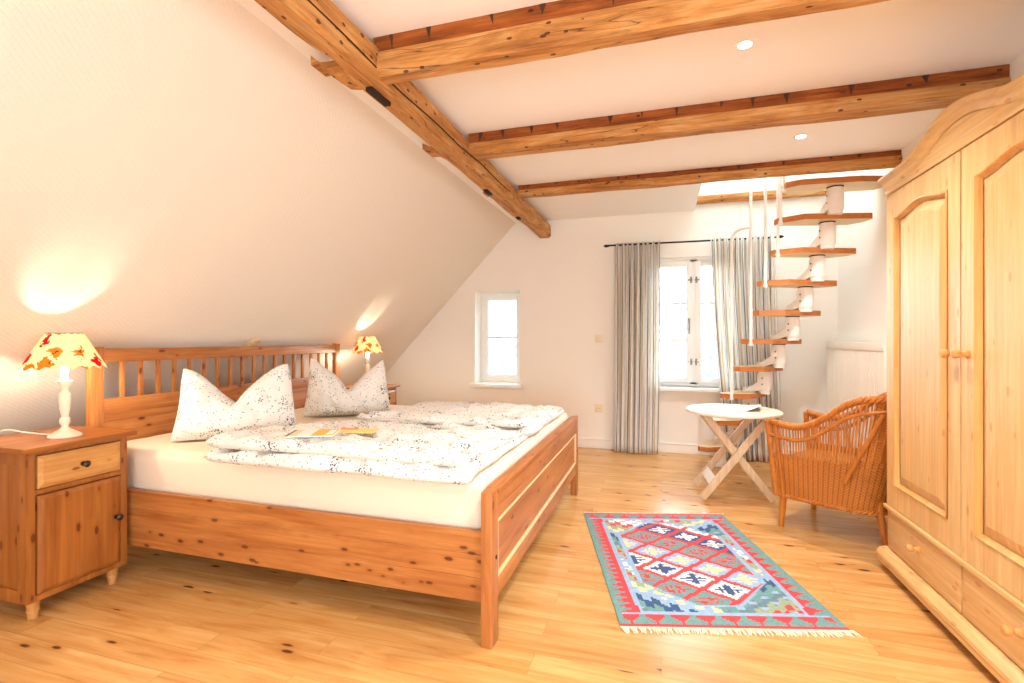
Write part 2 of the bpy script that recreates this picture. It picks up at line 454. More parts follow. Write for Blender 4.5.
# walls of the stairwell above the ceiling
m = MB(); m.box(.20, .30, 3.9, YB, ZC+.22, 4.0); struct('wall_stairwell_left', m, CEIL)
m = MB(); m.box(.20, XR, 3.70, 3.80, ZC+.22, 4.0); struct('wall_stairwell_front', m, CEIL)
m = MB(); m.box(.30, XR, 3.80, 4.10, 3.9, 4.0); m.box(.30, XR, 4.75, YB, 3.9, 4.0); m.box(.30, .6, 4.10, 4.75, 3.9, 4.0); m.box(1.2, XR, 4.10, 4.75, 3.9, 4.0); struct('ceiling_stairwell', m, CEIL)  # unseen roof; its opening is added to let light down the shaft
# front wall behind the camera, with an opening added to let light in
FW = (-.7, .9, .5, 1.4)
m = MB()
m.box(xl, FW[0], YF-.3, YF, 0, 2.6); m.box(FW[1], XR+.2, YF-.3, YF, 0, 2.6)
m.box(FW[0], FW[1], YF-.3, YF, 0, FW[2]); m.box(FW[0], FW[1], YF-.3, YF, FW[3], 2.6)
struct('wall_front', m, PLASTER)

# baseboards
m = MB()
m.box(-3.5, XR, YB-.016, YB, 0, .085, .004); m.box(-3.5, XR, YB-.022, YB, .085, .098, .004)
struct('baseboard_back', m, PLASTER)
m = MB(); m.box(XR-.016, XR, 2.9, YB, 0, .095, .004); struct('baseboard_right', m, PLASTER)

# ---------------------------------------------------------------- windows
def frame_ring(mb, x0, x1, z0, z1, w, y0, y1, bev=.004):
    mb.box(x0, x0+w, y0, y1, z0, z1, bev); mb.box(x1-w, x1, y0, y1, z0, z1, bev)
    mb.box(x0+w, x1-w, y0, y1, z0, z0+w, bev); mb.box(x0+w, x1-w, y0, y1, z1-w, z1, bev)
def make_window(n, w, dy, sashes, bars):
    y = YB+dy
    fr = MB(); frame_ring(fr, w[0], w[1], w[2], w[3], .045, y, y+.09)
    root = struct('window_%d' % n, fr, WHITE)
    for (a, b) in sashes:
        sm = MB(); frame_ring(sm, a, b, w[2]+.04, w[3]-.04, .05, y-.012, y+.045)
        zi0, zi1 = w[2]+.09, w[3]-.09
        for k in range(1, bars):
            zc = zi0+(zi1-zi0)*k/bars
            sm.box(a+.05, b-.05, y+.0, y+.035, zc-.014, zc+.014, .003)
        so = sm.build('sash', WHITE, root, world=False)
        g = MB(); g.box(a+.045, b-.045, y+.016, y+.02, w[2]+.085, w[3]-.085); g.build('pane', GLASS, so, world=False)
        if n == 2:
            xs = b-.012 if a < .1 else a+.012
            for zz in (w[2]+.24, w[3]-.22):
                h = MB(); h.lathe([(.007, -.03), (.009, -.028), (.009, .028), (.007, .03)], 10, (xs+(.006 if a < .1 else -.006), y-.016, zz)); h.box(xs-.02, xs+.02, y-.016, y-.012, zz-.008, zz+.008)
                h.build('hinge', STEEL, so, world=False)
            if a < .1:
                h = MB(); h.box(b-.035, b-.015, y-.018, y-.012, 1.18, 1.30, .003); h.tube([(b-.025, y-.015, 1.24), (b-.025, y-.05, 1.24), (b-.025, y-.055, 1.17), (b-.025, y-.05, 1.15)], .007)
                h.build('window_handle', STEEL, so, world=False)
    return root
r1 = make_window(1, w1, .19, [(w1[0]+.04, w1[1]-.04)], 2)
m = MB(); m.box(w1[0]-.045, w1[1]+.035, YB-.05, YB+.19, w1[2]-.045, w1[2]-.002, .006); m.build('sill', WHITE, r1, world=False)
xm = .292
r2 = make_window(2, w2, .05, [(w2[0]+.04, xm-.018), (xm+.018, w2[1]-.04)], 3)
m = MB(); m.box(xm-.035, xm+.035, YB+.05, YB+.13, w2[2]+.02, w2[3]-.02, .003); m.build('mullion', WHITE, r2, world=False)
m = MB(); m.box(w2[0]-.05, w2[1]+.05, YB-.10, YB+.06, w2[2]-.035, w2[2], .006); m.build('sill', WHITE, r2, world=False)

# unseen window added behind the camera to light the room
m = MB(); frame_ring(m, FW[0], FW[1], FW[2], FW[3], .06, YF-.14, YF-.06)
m.box(.12, .18, YF-.14, YF-.06, FW[2], FW[3]); struct('window_3', m, WHITE)

# ---------------------------------------------------------------- beams
def beam(name, label, x0, x1, y0, y1, z0, z1, M1, band=None, seedv=0, cat='beam', wob=.006, tail=True):
    """hand-hewn timber along x: chamfered section, wandering faces"""
    root = thing(name, label, cat, ((x0+x1)/2, (y0+y1)/2, z0))
    c = .022; zt = z1 if band is None else band
    sec = [(y0+.004, zt), (y0, z0+c*1.2), (y0+c*.8, z0), (y1-c, z0), (y1, z0+c), (y1, zt)]
    mb = MB(); n = 60
    def pt(i, k):
        x = x0+(x1-x0)*i/n; y, z = sec[k]
        nv = noise.noise_vector(Vector((x*1.7+seedv*9, k*3.1, seedv)))
        nw = noise.noise_vector(Vector((x*6+seedv*5, k*2.3, seedv+4)))
        lock = 0 if (k in (0, 5)) else 1
        if tail and x < x0+.17 and lock: z += (z1-.03-z)*(1-(x-x0)/.17)**1.3
        return (x, y+nv.y*wob*1.6+nw.y*wob*.5, z+(nv.z*wob*1.6+nw.z*wob*.5)*lock)
    V = [[mb.bm.verts.new(pt(i, k)) for k in range(6)] for i in range(n+1)]
    for i in range(n):
        for k in range(6):
            f = mb.bm.faces.new((V[i][k], V[i+1][k], V[i+1][(k+1) % 6], V[i][(k+1) % 6])); f.smooth = True
    mb.bm.faces.new(V[0]); mb.bm.faces.new(V[n][::-1])
    mb.build('timber', M1, root, sharp=28)
    if band is not None:
        b = MB(); rr = random.Random(seedv)
        b.box(x0+.30, x1, y0+.012, y1-.01, band, z1-.001)
        o = b.build('chiselled_top', BEAM_DK, root)
        nt = MB(); x = x0+.38
        while x < x1-.1:       # wedge-shaped axe notches
            w = rr.uniform(.012, .03); h = (z1-band)*rr.uniform(.6, .95)
            nt.prism([(x-w/2, z1-.003), (x+w/2, z1-.003), (x+rr.uniform(-.01, .01), z1-h)], lambda a, c_, d: (a, d, c_), y0+.0085, y0+.02)
            x += rr.uniform(.12, .3)
        nt.build('axe_notches', plain('dark notch %d' % seedv, srgb(70, 34, 12), .8), root)  # notches coloured darker than the band around them
    return root
beam('ceiling_beam', 'broad old ceiling beam, nearest of the three cross beams', -1.425, XR+.02, 1.757, 1.862, 2.167, ZC, BEAM_X, 2.262, 1)
beam('ceiling_beam', 'middle of the three old ceiling beams, between the two downlights', -1.41, XR+.02, 2.75, 2.905, 2.208, ZC, BEAM_X, 2.268, 2)
beam('ceiling_beam', 'thin old ceiling beam at the stair opening, farthest of the three', -1.40, XR+.02, 3.795, 3.895, 2.238, ZC, BEAM_X, 2.29, 3)
beam('trimmer_beam', 'small old timber across the top of the back wall above the curtains', .302, XR+.01, 4.94, 5.025, 2.375, 2.44, BEAM_X, None, 4, wob=.003, tail=False)
# purlin along y, under the cross beams
proot = thing('purlin', 'long old purlin beam running to the back wall under the ceiling beams', 'beam', (-1.17, 1.7, 2.152))
mb = MB(); n = 110; y0, y1 = -1.6, YB+.01
sec = [(-1.232, 2.275), (-1.236, 2.178), (-1.216, 2.152), (-1.128, 2.152), (-1.106, 2.168), (-1.100, 2.277)]
V = []
for i in range(n+1):
    y = y0+(y1-y0)*i/n; row = []
    for k, (x, z) in enumerate(sec):
        nv = noise.noise_vector(Vector((k*3.3, y*1.5, 7))); nw = noise.noise_vector(Vector((k*2.1, y*6, 3)))
        dx, dz = nv.x*.011+nw.x*.003, nv.z*.009+nw.z*.003
        if k in (1, 2): dx += .03*math.exp(-((y-1.62)/.10)**2)
        row.append(mb.bm.verts.new((x+dx, y, z+(dz if k not in (0, 5) else 0))))
    V.append(row)
for i in range(n):
    for k in range(6):
        f = mb.bm.faces.new((V[i][k], V[i+1][k], V[i+1][(k+1) % 6], V[i][(k+1) % 6])); f.smooth = True
mb.bm.faces.new(V[0]); mb.bm.faces.new(V[n][::-1])
mb.build('timber', BEAM_Y, proot, sharp=28)
DARKH = plain('dark mortise', srgb(46, 24, 10), .9)
for (yy, xx, ln) in ((1.88, -1.172, .15), (3.33, -1.188, .11), (4.12, -1.190, .06)):
    mo = MB(); mo.box(xx-.016, xx+.016, yy-ln/2, yy+ln/2, 2.138, 2.158, .002)
    mo.build('mortise', DARKH, proot)
mo = MB(); y = -.5; pts = []
while y < 3.6:
    pts.append((-1.101+.004*math.sin(y*3), y, 2.205+.012*math.sin(y*2.2)+.004*math.sin(y*9))); y += .05
mo.tube(pts, .0035, 5); mo.build('drying_crack', DARKH, proot)

# ---------------------------------------------------------------- wall fittings
def wall_plate(name, z, label, cat):
    r = thing(name, label, cat, (-.608, YB-.001, z))
    m = MB(); m.box(-.648, -.568, YB-.011, YB, z-.04, z+.04, .004); m.build('plate', CREAM_PL, r)
    return r
r = wall_plate('light_switch', 1.105, 'square cream light switch on the back wall above the socket', 'switch')
m = MB(); m.box(-.636, -.580, YB-.017, YB-.009, 1.077, 1.133, .003); m.build('rocker', CREAM_PL, r)
r = wall_plate('wall_socket', .404, 'square cream wall socket low on the back wall beside the left curtain', 'socket')
m = MB()
m.lathe([(.030, 0), (.030, .007), (.026, .009), (.022, .009), (.021, .003), (0.001, .003)], 24, (-.608, YB-.010, .404), M=Matrix.Rotation(R(90), 4, 'X')); m.build('socket_well', CREAM_PL, r)
m = MB()
for dx in (-.0095, .0095): m.lathe([(.0035, .0), (.0035, .003)], 8, (-.608+dx, YB-.0115, .404), M=Matrix.Rotation(R(90), 4, 'X'))
m.build('contact_holes', BLACK, r)

SPOT_E = emit('halogen bulb', (1, .93, .82, 1), 40)
def downlight(x, y, label, power=14, group=None):
    r = thing('downlight', label, 'ceiling light', (x, y, ZC), 0, 'recessed downlights')
    m = MB(); m.lathe([(.026, -.001), (.027, -.005), (.040, -.004), (.042, .0)], 24, (0, 0, 0), cap=False); m.build('trim_ring', STEEL if False else WHITE, r, world=False)
    m = MB(); m.lathe([(.0005, -.0025), (.026, -.003), (.027, -.001)], 20, cap=False); m.build('bulb', SPOT_E, r, world=False)
    ld = bpy.data.lights.new('downlight lamp', 'SPOT'); ld.energy = power; ld.color = (.98, .97, 1.0); ld.spot_size = R(125); ld.spot_blend = .7; ld.shadow_soft_size = .02
    lo = bpy.data.objects.new('downlight_lamp', ld); COL.objects.link(lo); lo.parent = r; lo.location = (0, 0, -.02)
DL_P = 50
downlight(.331, 2.257, 'lit recessed downlight in the ceiling between the near and the middle beam', DL_P)
downlight(.806, 3.378, 'lit recessed downlight in the ceiling between the middle and the far beam', DL_P)
downlight(.45, .9, 'added unseen downlight in the ceiling in front of the near beam', DL_P)  # out of view, added for more light in the room
downlight(-.5, -.6, 'added unseen downlight in the ceiling behind the viewer', DL_P)  # another unseen spot, added to brighten the room

# radiator on the right wall
r = thing('radiator', 'cream white ribbed panel radiator on the right wall behind the wicker armchair', 'radiator', (1.43, 4.37, .15))
m = MB(); ya, yb = 3.80, 4.96; xf = 1.385; n = 34; pts = []
pts = []
for i in range(n):
    a = ya+(yb-ya)*i/n; w = (yb-ya)/n
    pts += [(xf+.010, a), (xf+.010, a+w*.25), (xf, a+w*.40), (xf, a+w*.85)]
pts += [(xf+.010, yb), (xf+.028, yb), (xf+.028, ya)]
m.prism(pts, lambda a, b, d: (a, b, d), .17, 1.055); m.build('front_panel', RADW, r)
m = MB(); m.box(xf+.055, xf+.075, ya, yb, .17, 1.055, .004)
for yy in (ya+.2, yb-.2): m.box(xf+.07, XR-.001, yy-.02, yy+.02, .85, .95)
m.build('rear_panel', RADW, r)
m = MB(); m.box(xf-.004, xf+.08, ya-.006, yb+.006, 1.055, 1.075, .005); m.box(xf-.004, xf+.003, ya-.006, yb+.006, 1.02, 1.06, .002); m.build('top_grille', RADW, r)
for a, b in ((ya-.006, ya), (yb, yb+.006)):
    m = MB(); m.box(xf, xf+.078, a, b, .17, 1.06, .002); m.build('side_panel', RADW, r)
for a in (ya+.06, ya+.14):
    m = MB(); m.tube([(xf+.04, a, .18), (xf+.04, a, 0)], .009); m.build('pipe', RADW, r)

# curtains
r = thing('curtain_rod', 'thin black iron curtain rod above the large window', 'curtain rod', (.24, 4.93, 2.015))
m = MB(); m.tube([(-.50, 4.93, 2.018), (.99, 4.93, 2.012)], .008, 10); m.build('rod', BLACK, r)
for sx, x in ((-1, -.50), (1, .99)):
    m = MB(); m.lathe([(.009, 0), (.014, .004), (.010, .012), (.015, .022), (.012, .036), (.003, .052)], 12, (x, 4.93, 2.015), M=Matrix.Rotation(sx*R(90), 4, 'Y')); m.build('finial', BLACK, r)
    m = MB(); xb = x-sx*.45 if sx < 0 else x-.56; m.tube([(x-sx*.47, 4.93, 2.012), (x-sx*.47, 5.0, 2.012), (x-sx*.47, YB, 2.0)], .006); m.build('bracket', BLACK, r)
def curtain(label, xa_t, xb_t, xa_b, xb_b, nf, seed, amp=.034):
    rr = random.Random(seed); ph = [rr.uniform(-.5, .5) for _ in range(nf+2)]
    def fn(u, v):
        z = 2.03-(2.03-.008)*v
        xa = xa_t+(xa_b-xa_t)*v**1.6; xb = xb_t+(xb_b-xb_t)*v**1.6
        uu = u+.012*math.sin(u*17+seed)+.02*math.sin(v*2.2+seed+u*5)*(v*.8)
        x = xa+(xb-xa)*u
        a = amp*(.55+.45*min(1, v*6))*(1+.25*math.sin(u*11+seed*2))
        ang = uu*nf*2*math.pi
        y = 4.925+a*math.sin(ang)+.008*math.sin(ang*2+v*3+seed)-.03*v*v*math.sin(u*3.1)
        x += .012*math.cos(ang)*min(1, v*3)
        return Vector((x, y, z))
    m = MB(); NU, NV = nf*14, 28
    wid = (xb_t-xa_t)*2.3
    m.grid(fn, NU, NV, uvfn=lambda a, b: (a*wid, b*2.0))
    o = m.build('curtain', CURTAIN, recalc=False, solid=.003, sharp=180)
    return tag(o, label, 'curtain', 'striped curtains')
curtain('striped grey and cream curtain hanging left of the large window', -.45, -.02, -.455, -.05, 9, 1)
curtain('striped grey and cream curtain behind the staircase, right of the large window', .43, .96, .55, 1.02, 11, 5)

# ---------------------------------------------------------------- bed
bed = thing('bed', 'pine double bed with a slatted headboard and low panelled footboard', 'bed', (-1.6, 2.6, 0))
HX0, HX1 = -2.650, -2.626
for ya, yb in ((1.683, 1.746), (3.545, 3.608)):
    m = MB(); m.box(HX0-.004, HX1+.004, ya, yb, 0, 1.062, .005); m.build('headboard_post', WP['bed_z'], bed)
m = MB(); m.box(HX0, HX1+.002, 1.746, 3.545, .985, 1.052, .005); m.build('headboard_top_rail', WP['bed_y'], bed)
for i in range(18):
    yc = 1.746+1.799*(i+1)/19
    m = MB(); m.box(HX0+.004, HX1-.005, yc-.0105, yc+.0105, .80, .988, .002); m.build('headboard_slat', WP['bed_z'], bed)
m = MB(); m.box(HX0, HX1+.001, 1.746, 3.545, .725, .803, .005); m.build('headboard_mid_rail', WP['bed_y'], bed)
m = MB(); m.box(HX0+.004, HX1-.006, 1.746, 3.545, .28, .728, .003); m.box(HX0+.004, HX1-.002, 1.746, 3.545, .69, .726, .004); m.build('headboard_panel', WP['bed_y'], bed)
FX0, FX1 = -.618, -.575
FY0, FY1 = 1.655, 3.525
for ya, yb in ((FY0, FY0+.07), (FY1-.07, FY1)):
    m = MB(); m.box(FX0, FX1, ya, yb, 0, .553, .004); m.build('footboard_post', WP['bed_z'], bed)
m = MB(); m.box(FX0+.006, FX1-.004, FY0+.07, FY1-.07, .435, .545, .004); m.box(FX0, FX1+.006, FY0+.06, FY1-.06, .535, .556, .005); m.build('footboard_top_rail', WP['bed_y'], bed)
m = MB(); m.box(FX0+.006, FX1-.004, FY0+.07, FY1-.07, .148, .225, .004); m.build('footboard_bottom_rail', WP['bed_y'], bed)
m = MB(); m.box(FX0+.014, FX1-.013, FY0+.07, FY1-.07, .215, .445); m.build('footboard_panel', WP['bed_y'], bed)
m = MB()
for z0, z1, y0, y1 in ((.425, .437, FY0+.07, FY1-.07), (.223, .235, FY0+.07, FY1-.07), (.235, .425, FY0+.068, FY0+.079), (.235, .425, FY1-.079, FY1-.068)):
    m.box(FX1-.016, FX1-.001, y0, y1, z0, z1, .004)
m.build('panel_moulding', plain('moulding with painted highlight', srgb(236, 196, 146), .4), bed)  # pale colour stands in for highlights along the moulding
for yy in (FY0+.045, FY1-.045):
    m = MB(); m.lathe([(.008, 0), (.008, .003), (.004, .004)], 12, (FX1, yy, .31), M=Matrix.Rotation(R(90), 4, 'Y')); m.build('bolt_cover', BRASSK, bed)
for y0, y1 in ((1.680, 1.705), (3.475, 3.500)):
    m = MB()
    out = y0 if y0 < 2 else y1; sgn = -1 if y0 < 2 else 1
    # face of the rail: three shallow steps, as on a tongued board
    z = [.147, .232, .236, .317, .321, .400]
    poly = [(0, .147), (0, .400)]
    face = [(.025, .400), (.025, .322), (.022, .3195), (.025, .317), (.025, .237), (.022, .2345), (.025, .232), (.025, .147)]
    poly += face
    base = y1 if sgn < 0 else y0
    m.prism(poly, lambda a, b, d: (d, base+sgn*a, b), HX1+.01, FX0+.002)
    m.build('side_rail', WP['bed_x'], bed)
m = MB()
for k in range(14):
    x = -2.5+k*.135; m.box(x, x+.07, 1.70, 3.48, .335, .352)
m.box(-2.55, -.62, 2.575, 2.605, .25, .335); m.box(-1.62, -1.58, 2.57, 2.61, 0, .25)
m.build('slatted_base', WP['birch_y'], bed)

# mattresses
def mattress(label, y0, y1):
    x0, x1, z0, z1 = -2.610, -.632, .353, .585
    m = MB()
    b = bmesh.new(); bmesh.ops.create_cube(b, size=1)
    for v in b.verts: v.co = Vector(((x0+x1)/2+v.co.x*(x1-x0), (y0+y1)/2+v.co.y*(y1-y0), (z0+z1)/2+v.co.z*(z1-z0)))
    bmesh.ops.bevel(b, geom=list(b.edges), offset=.045, segments=4, profile=.6, affect='EDGES')
    bmesh.ops.subdivide_edges(b, edges=[e for e in b.edges if e.calc_length() > .3], cuts=40, use_grid_fill=True)
    for v in b.verts:
        p = v.co
        w = noise.noise(Vector((p.x*3, p.y*3, p.z*2)))*.006+noise.noise(Vector((p.x*11, p.y*11, p.z*5)))*.0025
        if p.z > .5: p.z += w
        if p.y < y0+.02 and p.z < .56: p.y -= .022*max(0, math.sin((p.z-.40)/.17*math.pi))+w*.8 if p.z > .40 else 0
    m._merge(b, 0, True)
    return tag(m.build('mattress', SHEET, sharp=180, weld=.0001), label, 'mattress', 'two bed mattresses')
mattress('near mattress under a cream fitted sheet, on the side towards the near nightstand', 1.722, 2.592)
mattress('far mattress under a cream fitted sheet, in the bed half towards the back wall', 2.608, 3.474)

# duvets: folded double, two layers in one cover
from mathutils.bvhtree import BVHTree
DUV = []
def duvet(label, x0, x1, y0, y1, z0, t1, t2, seed, taper=.35):
    m = MB()
    def layer(xa, xb, ya, yb, za, th0, sd, drop=0.0, zdrop=0.0):
        def top(u, v, up):
            a, b = 2*u-1, 2*v-1
            e = (max(0, 1-abs(a)**34)*max(0, 1-abs(b)**20))**.5
            x = xa+(xb-xa)*u; y = ya+(yb-ya)*v
            x += .018*noise.noise(Vector((sd, y*4, 1)))*abs(a)**3; y += .022*noise.noise(Vector((x*4, sd, 2)))*abs(b)**3
            q = Vector((x*2.2, y*2.6, sd)); q2 = Vector((x*4+y*5, y*7-x*5, sd+3)); q3 = Vector((x*11+y*9, y*16-x*3, sd+6))
            wr = noise.noise(q)*.014+abs(noise.noise(q2))*-.050+abs(noise.noise(q3))*-.026+.014
            th = th0*(1-taper*v)
            if up: z = za+th*(.5+.5*e)+wr*e*1.1
            else: z = za+th*(.5-.5*e)
            if up: z = max(z, za+th*(.5-.5*e)+.014*e)
            z -= zdrop*v
            if drop: z -= drop*max(0, (-b-.86))/.14
            return Vector((x, y, z))
        m.grid(lambda u, v: top(u, v, True), 120, 70)
        m.grid(lambda u, v: top(u, v, False), 120, 70, flip=True)
    layer(x0, x1, y0, y1, z0, t1, seed, .02 if y0 < 2 else 0)
    layer(x0+.015, x1-.015, y0+.012, y1-.03, z0+t1*.74, t2, seed+5.3, 0, t1*.74*taper)
    o = m.build('folded_duvet', DUVET, weld=.0008, sharp=180, recalc=True)
    DUV.append(BVHTree.FromPolygons([v.co.copy() for v in o.data.vertices], [tuple(p.vertices) for p in o.data.polygons]))
    return tag(o, label, 'duvet', 'folded duvets')
duvet('folded floral duvet on the near mattress, with a yellow leaflet on it', -1.86, -.648, 1.615, 2.44, .588, .064, .060, 1.0, .58)
duvet('folded floral duvet on the far mattress, towards the back wall', -1.70, -.640, 2.46, 3.43, .588, .052, .046, 12.0, .45)

# pillows: stood on edge, the top chopped into two points
def pillow(label, c, ang, wid, hgt, chop, seed, bend=0.0):
    m = MB(); h2 = wid/2
    def pt(u, v, side):
        s, t = 2*u-1, v
        k = (max(0, 1-abs(s)**2.6)*max(0, 1-abs(2*t-1)**3.0))**.6
        sq = abs(s)
        top = hgt*(1-chop*(1-min(1, sq*1.02))**1.35*(1.0+.12*math.sin(seed*3+s*3))) + .012*math.sin(seed+s*2)
        z = top*t
        wide = 1-.10*t-.06*math.sin(t*math.pi)*(1 if s < 0 else .3)+.05*(1-t)*abs(s)
        x = h2*s*wide
        if t > .8: x += -.012*s*(t-.8)/.2
        th = .14*k*(1.15-.45*t)
        wr = noise.noise(Vector((x*9+seed, z*9, side)))*.016+abs(noise.noise(Vector((x*12+z*9+seed, z*10-x*6, side+2))))*-.034
        fold = -.03*math.exp(-((s-.05)/.25)**2)*t
        y = side*(th+wr*k) + bend*s*s + (fold if side < 0 else -fold)
        if t > .55: y += (-.03 if side < 0 else .0)*k*0
        return Vector((x, y, z+.004*math.sin(s*9+seed)*t))
    m.grid(lambda u, v: pt(u, v, -1), 44, 34)
    m.grid(lambda u, v: pt(u, v, 1), 44, 34, flip=True)
    o = m.build('pillow', PILLOW, weld=.002, sharp=180)
    o.location = c; o.rotation_euler = (R(-6), 0, ang)
    md = o.modifiers.new('sub', 'SUBSURF'); md.levels = 1; md.render_levels = 1
    return tag(o, label, 'pillow', 'floral pillows')
pillow('floral pillow stood on edge with a chopped top, beside the near nightstand', (-2.115, 2.045, .585), R(39), .57, .385, .55, 1.0)
pillow('floral pillow stood on edge in front of the far bedside lamp', (-2.02, 2.86, .585), R(35), .55, .38, .55, 4.0)

def rest_z(x, y, w, d):
    z = .6
    for i in range(-4, 5):
        for j in range(-4, 5):
            h = DUV[0].ray_cast(Vector((x+w*i/8, y+d*j/8, 2)), Vector((0, 0, -1)))[0]
            if h: z = max(z, h.z)
    return z
# leaflet on the near duvet
r = thing('leaflet', 'larger folded leaflet with ochre and cream panels lying on the near duvet', 'leaflet', (-1.40, 1.755, rest_z(-1.40, 1.755, .22, .18)+.003), R(24))
YEL = plain('ochre print', srgb(226, 184, 62), .5); ORG = plain('orange print', srgb(232, 128, 80), .5); DGRN = plain('dark print', srgb(70, 72, 50), .5)
m = MB(); m.box(-.10, .09, -.075, .075, 0, .004, .001); m.build('cover', PAPERW, r, world=False)
m = MB(); m.box(.0, .088, -.074, .074, .004, .0046); m.build('yellow_panel', YEL, r, world=False)
m = MB(); m.box(-.099, -.090, -.074, .074, .004, .0046); m.build('dark_edge', DGRN, r, world=False)
m = MB(); m.box(-.086, -.06, -.07, .07, .004, .0046); m.build('peach_panel', plain('peach print', srgb(246, 206, 164), .5), r, world=False)
m = MB(); m.box(.055, .082, -.05, .05, .0046, .0051)
m.build('text_block', PAPERW, r, world=False)
r = thing('leaflet', 'pale yellow leaflet with an orange strip, lying behind the larger leaflet on the near duvet', 'leaflet', (-1.30, 1.905, rest_z(-1.30, 1.905, .2, .14)+.001), R(10))
m = MB(); m.box(-.09, .09, -.05, .05, 0, .003, .001); m.build('cover', plain('pale yellow paper', srgb(238, 208, 120), .5), r, world=False)
m = MB(); m.box(-.085, .0, .01, .045, .003, .0036); m.build('orange_strip', ORG, r, world=False)

# ---------------------------------------------------------------- nightstands
def knob_metal(r, x, y, z):
    m = MB(); m.lathe([(.010, 0), (.010, .003), (.005, .005), (.005, .016), (.013, .021), (.014, .027), (.009, .032), (.001, .033)], 16, (x, y, z), M=Matrix.Rotation(R(90), 4, 'Y')); return m
def make_nightstand(label):
    r = thing('nightstand', label, 'nightstand', (-2.335, 1.465, 0), 0, 'matching nightstands')
    w = .182; d = .40      # local: front at x=0, width along y
    m = MB()
    m.box(-d, -.001, -w, -w+.018, .075, .66, .002)
    m.box(-d, -.001, w-.018, w, .075, .66, .002)
    m.box(-d, -.008, -w+.018, w-.018, .075, .095); m.box(-d, -.012, -w+.018, w-.018, .492, .508); m.box(-d, -d+.01, -w, w, .095, .65)
    m.box(-.03, 0, -w, -w+.024, .075, .66, .002); m.box(-.03, 0, w-.024, w, .075, .66, .002); m.box(-.03, 0, -w+.02, w-.02, .075, .098, .002); m.box(-.03, 0, -w+.02, w-.02, .490, .510, .002); m.box(-.03, 0, -w+.02, w-.02, .645, .66, .002)
    m.build('body', WP['stand_z'], r, world=False)
    for s in (-1, 1):      # framed sides
        m = MB(); y = s*w
        ya, yb = (y-.006, y) if s < 0 else (y, y+.006)
        m.box(-d, -d+.05, ya, yb, .075, .66, .002); m.box(-.055, -.001, ya, yb, .075, .66, .002)
        m.box(-d+.05, -.055, ya, yb, .075, .125, .002); m.box(-d+.05, -.055, ya, yb, .61, .66, .002)
        m.build('side_frame', WP['stand_z'], r, world=False)
    m = MB(); m.box(-d-.01, .028, -w-.03, w+.032, .660, .682, .006); m.build('top', WP['stand_y'], r, world=False)
    fy = lambda a, b, dd: (dd, a, b)
    def panel(y0, y1, z0, z1, bev, th):
        m = MB()
        o = [(y0, z0), (y1, z0), (y1, z1), (y0, z1)]; i = [(y0+bev, z0+bev), (y1-bev, z0+bev), (y1-bev, z1-bev), (y0+bev, z1-bev)]
        V = [Vector((-.012, a, b)) for a, b in o]+[Vector((th*.35, a, b)) for a, b in o]+[Vector((th, a, b)) for a, b in i]
        F = [(3, 2, 1, 0), (8, 9, 10, 11)]
        for k in range(4):
            j = (k+1) % 4; F += [(k, j, 4+j, 4+k), (4+k, 4+j, 8+j, 8+k)]
        m._add(V, F); return m
    dr = panel(-w+.028, w-.028, .514, .641, .016, .012).build('drawer', WP['drawer_y'], r, world=False)
    m = knob_metal(r, .011, 0, .578); m.build('knob', BRASSK, dr, world=False)
    dr = panel(-w+.028, w-.028, .102, .486, .016, .012).build('door', WP['stand_z'], r, world=False)
    m = knob_metal(r, .011, w-.05, .31); m.build('knob', BRASSK, dr, world=False)
    for x in (-.035, -d+.035):
        for y in (-w+.035, w-.035):
            m = MB(); m.lathe([(.015, 0), (.017, .004), (.018, .022), (.0155, .026), (.021, .030), (.0215, .036), (.019, .040), (.021, .052), (.024, .075)], 16, (x, y, 0)); m.build('leg', WP['standleg_z'], r, world=False)
    return r
ns = make_nightstand('pine nightstand with drawer and door at the near side of the bed')
dup(ns, None, (-2.335, 3.86, 0), 'pine nightstand mostly hidden behind the far pillow')

